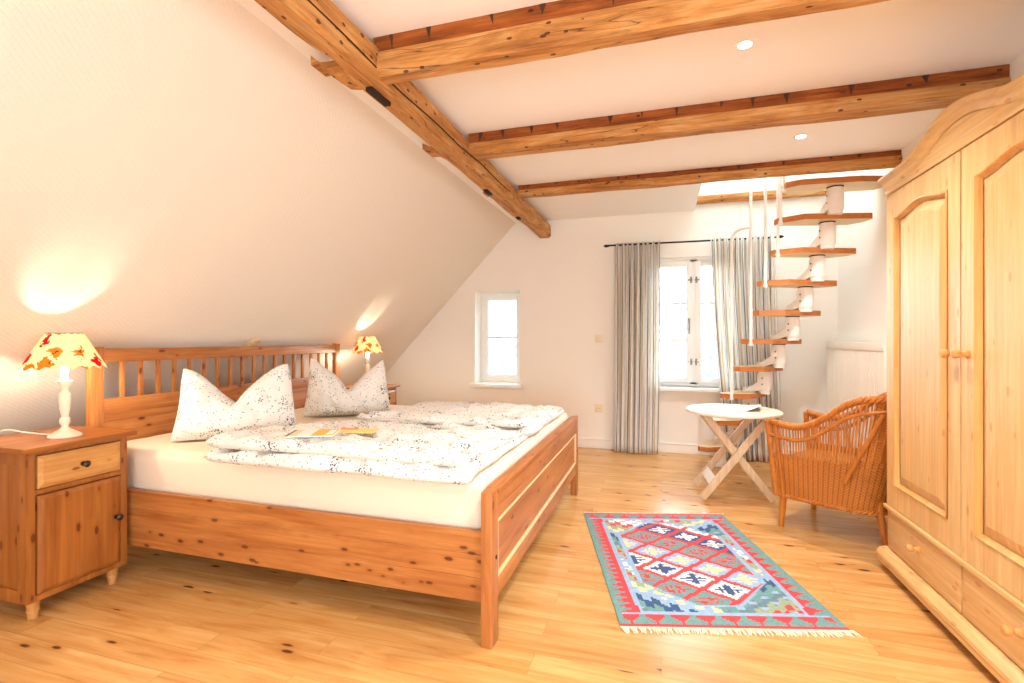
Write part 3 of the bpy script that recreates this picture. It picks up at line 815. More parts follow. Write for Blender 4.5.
# ---------------------------------------------------------------- bedside lamps
BULB_E = emit('warm bulb', (1, .86, .66, 1), 330)
def make_lamp(label, loc, cord=True):
    r = thing('table_lamp', label, 'lamp', loc, 0, 'floral table lamps')
    m = MB()
    m.lathe([(.056, 0), (.058, .005), (.054, .010), (.036, .022), (.020, .032), (.013, .040), (.012, .050), (.017, .056), (.019, .066), (.017, .078), (.012, .084),
             (.013, .092), (.018, .120), (.021, .155), (.020, .178), (.021, .184), (.014, .190), (.011, .198), (.013, .208), (.020, .220), (.026, .236), (.025, .240)], 28)
    m.build('base', LAMPW, r, world=False)
    m = MB(); m.lathe([(.0125, .240), (.0125, .254), (.010, .257), (.006, .259)], 18); m.build('candle_sleeve', PAPERW, r, world=False)
    # fluted shade with a scalloped lower edge
    zt, zb = .442, .298
    rt, rb = .061, .138
    m = MB(); nf = 16
    def fn(u, v):
        a = u*2*math.pi; q = math.cos(a*nf)
        rad = rb+(rt-rb)*v + .004*q*(1-v*.6)
        z = zb+(zt-zb)*v - .007*q*(1-v)**3
        return Vector((rad*math.cos(a), rad*math.sin(a), z))
    m.grid(fn, nf*10, 12, uvfn=lambda a, b: (a, b), cu=True)
    o = m.build('lamp_shade', SHADE, r, world=False, recalc=True, sharp=180, solid=.0015)
    m = MB(); m.tube([Vector((rt*math.cos(t*.2618), rt*math.sin(t*.2618), zt)) for t in range(24)], .0025, 6, closed=True)
    for k in range(3):
        a = k*2.094; m.tube([(0, 0, .38), (rt*math.cos(a), rt*math.sin(a), zt)], .0015, 5)
    m.build('shade_carrier', STEEL, r, world=False)
    m = MB(); m.lathe([(.006, .258), (.0105, .261), (.0115, .300), (.016, .322), (.010, .342), (.001, .350)], 14); m.build('bulb', BULB_E, r, world=False)
    if cord:
        m = MB(); m.tube([(-.058, -.01, .006), (-.13, -.02, .008), (-.20, -.04, .016), (-.255, -.05, .024), (-.30, -.055, .020), (-.315, -.056, .008), (-.335, -.06, .005)], .0032, 8); m.build('cord', CORDM, r, world=False)
    return r
make_lamp('lit cream table lamp with floral shade on the near nightstand', (-2.45, 1.475, .682), True)
make_lamp('smaller lit floral table lamp on the far nightstand behind the pillow', (-2.50, 3.83, .682), False)

# batten on the slope
m = MB(); sx = -2.705; sz = (sx-X0)*SL
Mx = Matrix.Translation((sx, 2.72, sz)) @ Matrix.Rotation(-math.atan(SL), 4, 'Y')
m.box(-.10, .075, -.03, .03, -.030, -.001, .003, M=Mx)
tag(m.build('wooden_batten', WP['birch_x']), 'short pale wooden batten on the sloping wall above the headboard', 'batten')

# ---------------------------------------------------------------- rug
RW, RL = .86, 1.235; NX, NY = 78, 112
rr = random.Random(3)
RED, TEAL, LB, DB, WH, CR, GG, GB = [srgb(*c) for c in ((220, 84, 86), (116, 160, 156), (156, 186, 212), (72, 98, 136), (240, 236, 230), (234, 218, 172), (158, 174, 142), (112, 138, 148))]
def kilim(i, j):
    x = (i+.5)-NX/2; y = (j+.5)
    ax = abs(x); ed = NX/2-ax; en = min(y, NY-y)
    # outer border: teal with red sawteeth
    if en < 2: return RED
    if en < 9 and ed > 2:
        if en > 7.9: return LB
        ph = (i % 9); t = abs(ph-4)
        return RED if (en-2) > t*1.3+.3 else TEAL
    if ed < 9:
        if ed < 1.0: return TEAL
        if ed > 7.9: return RED if en < 14 else LB
        pr = 4 if x < 0 else 6
        ph = (j % pr); t = abs(ph-pr/2)
        return RED if ed > 2.0+t*(2.2 if x < 0 else 1.8) or ed > 6.9 else TEAL
    if ed < 10 or en < 10: return LB
    # central field: an elongated hexagon
    cy = y-NY/2; fx = 24 - max(0, abs(cy)-24)*.95
    inside = ax < fx and abs(cy) < 41
    if not inside:
        if ax < fx+1.6 and abs(cy) < 42.5: return LB
        # stepped diagonal stripes in the corners
        k = int((y*1.0 + ax*.62 + (3 if (i//3) % 2 else 0))//5)
        c = (GB, WH, DB, LB, CR, GG, RED, TEAL, WH, LB, RED, GG)[(k*5+ (0 if x < 0 else 3)) % 12]
        b = ((i//3)+(j//2)) % 3
        if c in (WH, CR) and b == 0: return LB
        if c == GB and b == 1: return LB
        if c == RED and b == 2: return GG
        return c
    a = x/21.0+cy/17.5+40.5; b = -x/21.0+cy/17.5+40.3
    fa, fb = a-math.floor(a), b-math.floor(b)
    if fa < .17 or fb < .17: return RED
    bg, mo = ((WH, LB), (DB, WH), (TEAL, RED), (LB, CR), (WH, DB), (TEAL, RED), (GG, CR))[int(math.floor(b)-37) % 7]
    u, v = fa-.585, fb-.585
    mx, my = u-v, u+v
    q = (int((u+3)*11) % 2) ^ (int((v+3)*11) % 2)
    if abs(u) < .28 and abs(v) < .28:
        if bg == TEAL: return mo if (q or abs(u) < .06) and max(abs(u), abs(v)) > .07 else bg
        if q and max(abs(u), abs(v)) > .06: return mo
        if abs(abs(u)-abs(v)) < .07: return mo
    return bg
rug = thing('rug', 'small kilim rug with red, blue and cream diamonds on the floorboards', 'rug', (.104, 2.632, 0), R(15.1))
m = MB(); cl = m.bm.loops.layers.float_color.new('Weave')
def rz(x, y): return .005+.0015*noise.noise(Vector((x*4, y*4, 0)))
V = [[m.bm.verts.new((-RW/2+RW*i/NX, RL/2-RL*j/NY, rz(i/NX, j/NY))) for j in range(NY+1)] for i in range(NX+1)]
for i in range(NX):
    for j in range(NY):
        f = m.bm.faces.new((V[i][j], V[i][j+1], V[i+1][j+1], V[i+1][j])); c = kilim(i, j); k = rr.uniform(.9, 1.05)
        for l in f.loops: l[cl] = (c[0]*k, c[1]*k, c[2]*k, 1)
ring = [V[i][0] for i in range(NX+1)]+[V[NX][j] for j in range(1, NY+1)]+[V[i][NY] for i in range(NX-1, -1, -1)]+[V[0][j] for j in range(NY-1, 0, -1)]
low = [m.bm.verts.new((v.co.x, v.co.y, .0003)) for v in ring]
for k in range(len(ring)):
    q = (k+1) % len(ring); f = m.bm.faces.new((ring[k], ring[q], low[q], low[k]))
    for l in f.loops: l[cl] = TEAL
t = NT('kilim weave'); at = t.n('ShaderNodeAttribute', attribute_name='Weave')
tc = t.n('ShaderNodeTexCoord').outputs['Object']
wv = t.n('ShaderNodeTexWave', {'Vector': tc, 'Scale': 70.0, 'Distortion': 1.0}, bands_direction='Y').outputs['Fac']
KIL = t.fin(t.mix(1.0, at.outputs['Color'], t.ramp(t.noise(tc, 160, 2), ((.3, (.86,)*3), (.7, (1.05,)*3))), 'MULTIPLY'), .9, .05, wv, .3, .003)
m.build('woven_field', KIL, rug, world=False, recalc=True)
FR = plain('cream wool fringe', srgb(246, 228, 196), .9, .1)
for sgn, ln in ((-1, .034), (1, .014)):
    m = MB(); x = -RW/2
    while x < RW/2+.005:
        L = ln*rr.uniform(.8, 1.25); dx = rr.uniform(-.012, .016); y = sgn*RL/2
        m.tube([(x, y, .005), (x+dx*.5, y+sgn*L*.5, .005), (x+dx, y+sgn*L, .0026)], [.003, .0028, .0018], 5)
        x += .0058
    m.build('fringe', FR, rug, world=False)

# ---------------------------------------------------------------- folding table
tb = thing('folding_table', 'round pale folding table with crossed legs beside the wicker armchair', 'table', (.478, 3.79, 0))
tb.rotation_euler = (0, 0, R(5)); tb.matrix_basis = Matrix.Translation((.478, 3.79, 0)) @ Matrix.Rotation(R(5), 4, 'Z')
zt = .605; rt = .312
m = MB(); m.lathe([(rt-.006, zt-.022), (rt, zt-.018), (rt, zt-.005), (rt-.006, zt), (.0, zt)], 56); m.build('tabletop', plain('white painted tabletop', srgb(238, 224, 198), .35, .4), tb, world=False)
TW = WP['tablewood_z']; TP = plain('white painted slat', srgb(248, 242, 232), .4)
for y in (-.170, .150):
    m = MB(); m.bar((-.231, y, .018), (.190, y, .582), .024, .046, up=(1, 0, 1.2)); m.build('leg', TW, tb, world=False)
for y in (-.140, .120):
    m = MB(); m.bar((.225, y, .018), (-.208, y, .582), .024, .046, up=(-1, 0, 1.2)); m.build('leg', TW, tb, world=False)
m = MB(); m.bar((-.160, -.165, .130), (-.160, .145, .130), .065, .018, up=(1, 0, -.75)); m.build('stretcher', TP, tb, world=False)
m = MB(); m.bar((.150, -.130, .130), (.150, .110, .130), .06, .018, up=(1, 0, .75)); m.build('stretcher', TW, tb, world=False)
for x in (-.205, .188):
    m = MB(); m.bar((x, -.19, .573), (x, .17, .573), .03, .020); m.build('support_batten', TW, tb, world=False)
# the open magazine
mg = thing('magazine', 'open white magazine lying on the round folding table', 'magazine', (.455, 3.80, .605), R(-10))
m = MB()
def lift(u, v): return .042*max(0, (u-.70)/.30)**1.6*(1-.65*v)
def mp_(u, v, up):
    x = -.20+.40*u
    h = .006+.006*math.sin(u*math.pi)+lift(u, v)
    y = -.14+.28*v+.05*u
    return Vector((x, y, h if up else .0005+lift(u, v)))
m.grid(lambda u, v: mp_(u, v, True), 30, 6)
m.grid(lambda u, v: mp_(u, v, False), 30, 6, flip=True)
for v in (0, 1):
    for i in range(30):
        a, b = i/30, (i+1)/30
        m._add([mp_(a, v, False), mp_(b, v, False), mp_(b, v, True), mp_(a, v, True)], [(0, 1, 2, 3)])
m._add([mp_(0, 0, False), mp_(0, 0, True), mp_(0, 1, True), mp_(0, 1, False)], [(0, 1, 2, 3)])
m._add([mp_(1, 0, False), mp_(1, 0, True), mp_(1, 1, True), mp_(1, 1, False)], [(0, 1, 2, 3)])
m.build('pages', PAPERW, mg, world=False, weld=.0002)
def on_page(u0, u1, v0_, v1_, name, mat):
    q = MB(); q.grid(lambda u, v: mp_(u0+(u1-u0)*u, v0_+(v1_-v0_)*v, True)+Vector((0, 0, .0008)), 6, 2); q.build(name, mat, mg, world=False)
on_page(.36, .43, .55, .72, 'printed_leaf', plain('green ink', srgb(96, 170, 90), .6))
GREYI = plain('grey ink', srgb(150, 146, 140), .6)
for k in range(4): on_page(.20, .29, .82-.09*k, .85-.09*k, 'text_line', GREYI)
q = MB(); q.grid(lambda u, v: mp_(.84+.16*u, v, False)+Vector((0, 0, -.0012)), 6, 2); q.build('cover', plain('dark cover print', srgb(58, 54, 52), .4), mg, world=False)

# ---------------------------------------------------------------- wicker armchair
ch = thing('wicker_armchair', 'orange wicker tub armchair between the folding table and the wardrobe', 'armchair', (1.005, 3.297, 0), R(145))
# plan of the shell: from the near arm front (+y) round the back to the far arm front
def plan(t, k=1.0):
    """t 0..1 along the U; k widens it"""
    a = R(-90+ (1-t)*0)  # unused
    L1, L2 = .46, .46
    s = t*(L1*2+L2*1.0)
    hw = .262
    if t < .36:
        q = t/.36; return Vector((.26-.36*q, hw-.01*q*q))
    if t > .64:
        q = (1-t)/.36; return Vector((.26-.36*q, -hw+.01*q*q))
    q = (t-.36)/.28; th = R(90+180*q)
    return Vector((-.10+.185*math.cos(th)*1.0, .252*math.sin(th)))
def rimz(t):
    d = abs(t-.5)*2
    arm = .615-.02*math.sin(min(1, max(0, (d-.55)/.45))*math.pi)
    return arm+(.80-arm)*(1/(1+math.exp((d-.46)*13)))
def flare(z, t):
    d = abs(t-.5)*2
    f = max(0, (z-.2)/.42)
    back = max(0, 1-d*1.5)
    return Vector((-.085*back*f*1.15, 0, 0)) , .93+.10*min(1.2, f)
def shell(t, z):
    p = plan(t); off, k = flare(z, t)
    d = abs(t-.5)*2
    front = .035*max(0, (d-.8)/.2)*max(0, (z-.2)/.42)
    return Vector((p.x*(k if p.x < 0 else 1)+off.x+front, p.y*k, z))
NB = 90; zb = .185
def band_z(t):
    return .43+.05*(1/(1+math.exp((abs(t-.5)*2-.28)*14)))
alen = [0.0]
for i in range(NB): alen.append(alen[-1]+(shell((i+1)/NB, .3)-shell(i/NB, .3)).length)
ul = lambda u: alen[min(NB, int(round(u*NB)))]
m = MB()
for sgn in (1, -1):
    m.grid(lambda u, v: shell(u, zb+(band_z(u)-zb)*v)*1.0+Vector((0, 0, 0))+(Vector((plan(u).x*.0, 0, 0)) if sgn > 0 else (Vector((.03, 0, 0))*0-Vector((plan(u).x+.10 if .36 < u < .64 else 0, plan(u).y, 0)).normalized()*.016)), NB, 10, uvfn=lambda a, b: (ul(a), b*.26), flip=sgn < 0)
m.build('woven_sides', WICK, ch, world=False, recalc=True, sharp=180)
# open lattice of upright canes above the solid weave
m = MB(); ns_ = 74
for i in range(ns_+1):
    t = i/ns_; z0, z1 = band_z(t)-.01, rimz(t)-.008
    m.tube([shell(t, z0+(z1-z0)*q) for q in (0, .33, .66, 1)], .0045, 5)
m.build('upright_canes', RATTAN_L, ch, world=False)
# solid woven inner back
m = MB(); m.grid(lambda u, v: shell(.385+.23*u, .36+(rimz(.385+.23*u)-.37)*v)+Vector((.012, 0, 0)), 40, 10, uvfn=lambda a, b: (a*.46, b*.42)); m.build('woven_back', WICK, ch, world=False, solid=.008)
# frame cane under the rim
def cane_pts(dz, o=.008):
    out = []
    for i in range(61):
        t = i/60; d = abs(t-.5)*2
        z = rimz(t)-dz*(1 if d > .3 else .5+d*1.6)
        p = shell(t, z); nn = Vector((p.x+.10 if .36 < t < .64 else 0, p.y, 0)).normalized(); out.append(p+nn*o)
    return out
m = MB(); m.tube(cane_pts(.075), .010, 8); m.build('frame_cane', RATTAN, ch, world=False)
# braided rim: two twisted strands with a core
m = MB()
for ph in (0, 1, 2):
    pts = []
    for i in range(361):
        t = i/360; c = shell(t, rimz(t)); a = t*2*math.pi*34+ph*2.094
        nn = Vector((c.x+.10 if .36 < t < .64 else 0, c.y, 0)).normalized()
        pts.append(c+nn*math.cos(a)*.011+Vector((0, 0, 1))*math.sin(a)*.011)
    m.tube(pts, .0105, 6)
m.build('braided_rim', RATTAN, ch, world=False)
# front edges of the arms (braided down to the base)
for t in (0, 1):
    m = MB()
    for ph in (0, 1, 2):
        pts = []
        for i in range(161):
            q = i/160; c = shell(t, zb+(rimz(t)-zb)*q); a = q*2*math.pi*17+ph*2.094
            pts.append(c+Vector((.010+math.cos(a)*.009, math.sin(a)*.009, 0)))
        m.tube(pts, .009, 6)
    m.build('arm_front_braid', RATTAN, ch, world=False)
    m = MB(); s = 1 if t == 0 else -1
    m.tube([shell(t, z)+Vector((-.035, s*.006, 0)) for z in (zb, .3, .42, .52, rimz(t)-.02)], .012, 8); m.build('arm_post', RATTAN, ch, world=False)
# slanting back brace on each side
for s in (1, -1):
    m = MB(); t0, t1 = (.335, .395) if s > 0 else (.665, .605)
    a = shell(t0, .335); b = shell(t1, rimz(t1)-.075)
    na = Vector((0, s, 0))*.014
    m.tube([a+na, a.lerp(b, .5)+na, b+na*.9], [.014, .013, .011], 8); m.build('back_brace', RATTAN, ch, world=False)
# seat, apron
m = MB(); m.grid(lambda u, v: Vector((-.25+.51*u, (2*v-1)*min(.240, .228*max(0.02, 1-min(1, max(0, (-.10-(-.25+.51*u))/.175))**2)**.5 if u < .294 else .240), .385+.012*math.sin(u*3.14)*math.sin(v*3.14))), 24, 20, uvfn=lambda a, b: (a*.53, b*.49)); m.build('seat', WICK, ch, world=False, solid=.014)
m = MB(); m.grid(lambda u, v: Vector((.262+.012*math.sin(u*math.pi), -.255+.51*u, zb+(.385-zb)*v)), 30, 8, uvfn=lambda a, b: (a*.51, b*.2)); m.build('front_apron', WICK, ch, world=False, solid=.010)
m = MB()
for ph in (0, 1):
    pts = []
    for i in range(241):
        t = i/240; c = shell(t, zb); a = t*2*math.pi*40+ph*math.pi
        nn = Vector((c.x+.10 if .36 < t < .64 else 0, c.y, 0)).normalized()
        pts.append(c+nn*math.cos(a)*.006+Vector((0, 0, math.sin(a)*.006)))
    m.tube(pts, .007, 5)
m.build('lower_braid', RATTAN, ch, world=False)
for (x0, y0, x1, y1) in ((.235, .225, .245, .235), (.235, -.225, .245, -.235), (-.215, .155, -.262, .185), (-.215, -.155, -.262, -.185)):
    m = MB(); m.tube([(x0, y0, .30), (x0, y0, zb), ((x0+x1)/2, (y0+y1)/2, .09), (x1, y1, .0)], [.019, .019, .018, .015], 10); m.build('leg', RATTAN, ch, world=False)

# ---------------------------------------------------------------- wardrobe
WY0, WY1, WM = 1.560, 2.790, 2.175; XF = 1.03
wd = thing('wardrobe', 'tall honey pine wardrobe with two doors and a curved cornice', 'wardrobe', (1.25, WM, 0))
m = MB()
m.box(XF+.024, XR-.012, WY0, WY0+.02, .07, 1.79); m.box(XF+.024, XR-.012, WY1-.02, WY1, .07, 1.79)
m.box(XF+.024, XR-.012, WY0, WY1, .07, .10); m.box(XF+.02, XR-.012, WY0, WY1, .298, .318); m.box(XR-.02, XR-.012, WY0, WY1, .07, 1.79); m.box(XF+.01, XR-.012, WY0, WY1, 1.77, 1.80)
m.box(XF+.03, XF+.05, WM-.012, WM+.012, .09, .30)
m.build('carcass', WP['ward_z'], wd)
m = MB(); m.box(XF-.012, XR-.012, WY0-.012, WY1+.012, .293, .312, .006); m.build('waist_moulding', WP['ward_y'], wd)
fx = lambda a, b, d: (d, a, b)
def arch_outline(y0, y1, z0, z1, h, n=28):
    """closed outline, flat bottom, arched top with small shoulders"""
    pts = [(y0+(y1-y0)*i/8, z0) for i in range(8)]+[(y1, z0+(z1-z0)*i/8) for i in range(8)]
    for i in range(n+1):
        q = i/n; s = abs(2*q-1)
        pts.append((y1+(y0-y1)*q, z1+h*(.5+.5*math.cos(math.pi*s))))
    pts += [(y0, z1+(z0-z1)*i/8) for i in range(1, 8)]
    return pts
def rect_like(y0, y1, z0, z1, n=28):
    pts = [(y0+(y1-y0)*i/8, z0) for i in range(8)]+[(y1, z0+(z1-z0)*i/8) for i in range(8)]
    pts += [(y1+(y0-y1)*i/n, z1) for i in range(n+1)]
    pts += [(y0, z1+(z0-z1)*i/8) for i in range(1, 8)]
    return pts
def wdoor(y0, y1, knob_y):
    z0, z1 = .315, 1.780
    s = .082; pa = (y0+s, y1-s, z0+.105, 1.664, .030)
    m = MB()
    m.ring(rect_like(y0, y1, z0, z1), arch_outline(*pa), fx, XF, XF+.022)
    o = m.build('door', WP['ward_z'], wd)
    # sloping moulding round the opening and the raised field
    m = MB(); n = len(arch_outline(*pa))
    off = lambda d: arch_outline(pa[0]+d, pa[1]-d, pa[2]+d, pa[3]-d, pa[4])
    prof = [(0.0, XF-.003), (.005, XF-.006), (.010, XF-.003), (.013, XF+.008), (.018, XF+.013)]
    V = []
    for d, x in prof: V += [Vector((x, a, b)) for a, b in off(d)]
    F = []
    for k in range(len(prof)-1):
        for i in range(n):
            j = (i+1) % n; F.append((k*n+i, k*n+j, (k+1)*n+j, (k+1)*n+i))
    m._add(V, F, smooth=True); m.build('moulding', WP['beech_z'] if False else wd_mould, o, sharp=60)
    m = MB(); V = []
    prof = [(.008, XF+.018), (.018, XF+.016), (.060, XF+.001)]
    for d, x in prof: V += [Vector((x, a, b)) for a, b in off(d)]
    F = []
    for k in range(len(prof)-1):
        for i in range(n):
            j = (i+1) % n; F.append((k*n+i, k*n+j, (k+1)*n+j, (k+1)*n+i))
    F.append(tuple(range((len(prof)-1)*n, len(prof)*n)))
    m._add(V, F); m.build('panel', WP['ward_z'], o, sharp=12)
    m = MB(); m.lathe([(.014, 0), (.015, .004), (.010, .008), (.008, .020), (.015, .030), (.0165, .040), (.013, .048), (.002, .051)], 18, (XF, knob_y, 1.047), M=Matrix.Rotation(R(-90), 4, 'Y')); m.build('knob', KNOBW, o)
wd_mould = wood('pine moulding', srgb(236, 180, 106), srgb(214, 146, 70), 2, knot=0)
wdoor(WM+.004, WY1-.002, WM+.030)
wdoor(WY0+.002, WM-.004, WM-.045)
def wdrawer(y0, y1):
    m = MB(); m.box(XF+.002, XF+.024, y0, y1, .110, .286, .003); o = m.build('drawer', WP['ward_y'], wd)
    m = MB(); m.lathe([(.014, 0), (.015, .004), (.010, .008), (.008, .018), (.015, .027), (.0165, .036), (.013, .044), (.002, .047)], 18, (XF+.002, (y0+y1)/2, .218), M=Matrix.Rotation(R(-90), 4, 'Y')); m.build('knob', KNOBW, o)
wdrawer(WM+.005, WY1-.004); wdrawer(WY0+.004, WM-.005)
m = MB()
m.prism([(XF-.034, .062), (XF-.038, .070), (XF-.036, .084), (XF-.022, .098), (XF-.004, .104), (XF+.03, .104), (XF+.03, .03), (XF-.026, .034), (XF-.034, .045)], lambda a, b, d: (a, d, b), WY0-.02, WY1+.016)
m.build('plinth', WP['ward_y'], wd)
for x in (XF+.03, XR-.06):
    for y in (WY0+.05, WY1-.05):
        m = MB(); m.lathe([(.020, 0), (.030, .010), (.033, .022), (.026, .034)], 18, (x, y, 0)); m.build('foot', WP['ward_z'], wd)
# cornice: board with a swept hump, bullnose along its top
def hump(y):
    q = (y-WM-.01)/.38
    return .082*(.5+.5*math.cos(math.pi*max(-1, min(1, q))))
m = MB(); n = 80; prof = [(XF+.004, 1.765), (XF-.004, 1.770), (XF-.004, 1.785), None]
rows = []
for i in range(n+1):
    y = WY0-.01+(WY1-WY0+.02)*i/n; h = hump(y)
    P_ = [(XF+.03, 1.784), (XF-.006, 1.784), (XF-.008, 1.792), (XF-.004, 1.798), (XF-.004, 1.816+h*.9), (XF+.03, 1.816+h*.9)]
    rows.append([m.bm.verts.new((x, y, z)) for x, z in P_])
k_ = 6
for i in range(n):
    for k in range(k_):
        f = m.bm.faces.new((rows[i][k], rows[i+1][k], rows[i+1][(k+1) % k_], rows[i][(k+1) % k_])); f.smooth = True
m.bm.faces.new(rows[0]); m.bm.faces.new(rows[n][::-1]); m.build('cornice_board', WP['ward_y'], wd, sharp=35)
m = MB(); rows = []
for i in range(n+1):
    y = WY0-.006+(WY1-WY0+.012)*i/n; h = hump(y)
    P_ = [(XF+.04, 1.812+h), (XF-.003, 1.812+h), (XF-.010, 1.819+h), (XF-.016, 1.834+h), (XF-.022, 1.844+h), (XF-.032, 1.848+h), (XF-.036, 1.857+h), (XF-.032, 1.867+h), (XF-.012, 1.874+h), (XF+.04, 1.874+h)]
    rows.append([m.bm.verts.new((x, y, z)) for x, z in P_])
k_ = len(P_)
for i in range(n):
    for k in range(k_):
        f = m.bm.faces.new((rows[i][k], rows[i+1][k], rows[i+1][(k+1) % k_], rows[i][(k+1) % k_])); f.smooth = True
m.bm.faces.new(rows[0]); m.bm.faces.new(rows[n][::-1]); m.build('cornice_moulding', WP['ward_y'], wd, sharp=50)
m = MB(); m.prism([(XF+.02, 1.79), (XR-.02, 1.79), (XR-.02, 1.862), (XF-.02, 1.862), (XF-.02, 1.845)], lambda a, b, d: (a, d, b), WY1-.01, WY1+.006); m.build('cornice_return', WP['ward_x'], wd)
m = MB(); m.prism([(XF+.02, 1.79), (XR-.02, 1.79), (XR-.02, 1.862), (XF-.02, 1.862), (XF-.02, 1.845)], lambda a, b, d: (a, d, b), WY0-.006, WY0+.01); m.build('cornice_return', WP['ward_x'], wd)

# ---------------------------------------------------------------- space-saver staircase
st = thing('space_saver_staircase', 'white steel spine staircase with wooden treads rising to the ceiling opening', 'staircase', (.5, 4.6, 0))
SCX, SCY, SR = .45, 3.95, .72
def sp(k):
    th = R(87-83*(k/9.0)); return Vector((SCX+SR*math.cos(th), SCY+SR*math.sin(th)))
def lat(k):
    th = R(87-83*(k/9.0)) - R(16)*max(0, (7-k)/7); return Vector((math.cos(th), math.sin(th)))
zk = lambda k: .21+.2225*k
inner_pts = {}
TE = WP['beech_x']; TB = WP['birch_x']
for k in range(10):
    p, l = sp(k), lat(k); f = Vector((l.y, -l.x))   # climbing direction is clockwise
    z = zk(k); wi, wo = ((.34, .34, .335, .31, .345, .32, .37, .325, .34, .34)[k], (.07, .07, .07, .11, .15, .19, .20, .24, .26, .30)[k])
    dep = .105
    poly = [(-wi, -dep*.75), (-wi, -dep*.2), (-wi+.13, dep), (wo-.015, dep), (wo, dep*.85), (wo, -dep*.1), (wo-.06, -dep), (-wi+.03, -dep)]
    if k == 9: poly = [(-.33, -.05), (-.26, -.15), (-.10, -.15), (-.05, -.08), (.05, -.08), (.10, -.15), (.30, -.15), (.33, -.10), (.33, .05), (.12, .10), (-.25, .10), (-.33, .05)]
    fn = lambda a, b, d: (p.x+l.x*a+f.x*b*-1*-1, p.y+l.y*a+f.y*b, d)
    m = MB(); m.prism(poly, fn, z-.040, z, 0)
    bm = m.bm
    bmesh.ops.recalc_face_normals(bm, faces=bm.faces)
    for fc in bm.faces: fc.material_index = 1 if abs(fc.normal.z) > .7 else 0
    m.build('tread', [TE, TB], st)
    inner_pts[k] = Vector((p.x-l.x*(wi-.012), p.y-l.y*(wi-.012), z))
    # spine module: upright tube under the tread, side cheeks reaching to the next one
    zb_ = 0 if k == 0 else z-.235
    m = MB(); m.lathe([(.046, zb_), (.046, z-.046)], 28, (p.x, p.y, 0))
    if k < 9:
        q = sp(k+1); dd = (q-p); L = dd.length; dd.normalize(); nn = Vector((-dd.y, dd.x)); wd_ = .052
        half = [(wd_*math.cos(R(a)), wd_*math.sin(R(a))) for a in range(90, 271, 15)]
        ring_ = half+[(L+wd_*math.cos(R(a)), wd_*math.sin(R(a))) for a in range(-90, 91, 15)]
        def lo(a): return z-.010+.035*max(0, min(1, a/L))
        V = [Vector((p.x+dd.x*a+nn.x*b, p.y+dd.y*a+nn.y*b, lo(a))) for a, b in ring_]+[Vector((p.x+dd.x*a+nn.x*b, p.y+dd.y*a+nn.y*b, z+.030+.075*max(0, min(1, a/L))**1.5)) for a, b in ring_]
        nr = len(ring_)
        m._add(V, [tuple(range(nr-1, -1, -1)), tuple(range(nr, 2*nr))]+[(i, (i+1) % nr, nr+(i+1) % nr, nr+i) for i in range(nr)], smooth=True)
        m.lathe([(.053, z+.020), (.054, z+.024), (.054, z+.150), (.052, z+.153)], 28, (q.x, q.y, 0))
    m.build('spine_module', WHITE_ST, st, sharp=35)
    m = MB(); m.lathe([(.050, z-.048), (.052, z-.046), (.052, z-.0405), (.050, z-.040)], 24, (p.x, p.y, 0)); m.build('rubber_ring', BLACK, st)
    if k < 9:
        for s in (-1, 1):
            ax = Vector((nn.x*s, nn.y*s, 0)); Mr = ax.to_track_quat('Z', 'Y').to_matrix().to_4x4()
            for zz in (z+.070, z+.120):
                m = MB(); m.lathe([(.006, 0), (.006, .003), (.003, .004)], 8, (q.x+nn.x*s*.053, q.y+nn.y*s*.053, zz), M=Mr); m.build('bolt', BRASSK, st)
m = MB(); p = sp(0); m.box(p.x-.09, p.x+.09, p.y-.09, p.y+.09, 0, .012, .003); m.build('base_plate', WHITE_ST, st)
# balusters and the curved start of the handrail
for k in (4, 6, 7, 8, 9):
    a = inner_pts[k]; m = MB()
    m.tube([a+Vector((0, 0, -.05)), a+Vector((0, 0, .5)), Vector((a.x, a.y, max(a.z+.9, 2.95)))], .011, 10); m.lathe([(.014, -.055), (.016, -.05), (.016, -.03)], 10, a); m.build('baluster', WHITE_ST, st)
a = inner_pts[2]; b = inner_pts[4]; zt_ = 1.98
d = Vector((b.x-a.x, b.y-a.y, 0))
m = MB(); m.tube([a+Vector((0, 0, -.05)), Vector((a.x, a.y, 1.0)), Vector((a.x, a.y, zt_-.09))]+[Vector((a.x, a.y, 0))+d*(1-math.cos(t))*.55+Vector((0, 0, zt_-.09+.09*math.sin(t))) for t in (.3, .6, .9, 1.2, 1.57)]+[Vector((b.x, b.y, zt_))], .013, 10); m.build('handrail', WHITE_ST, st)

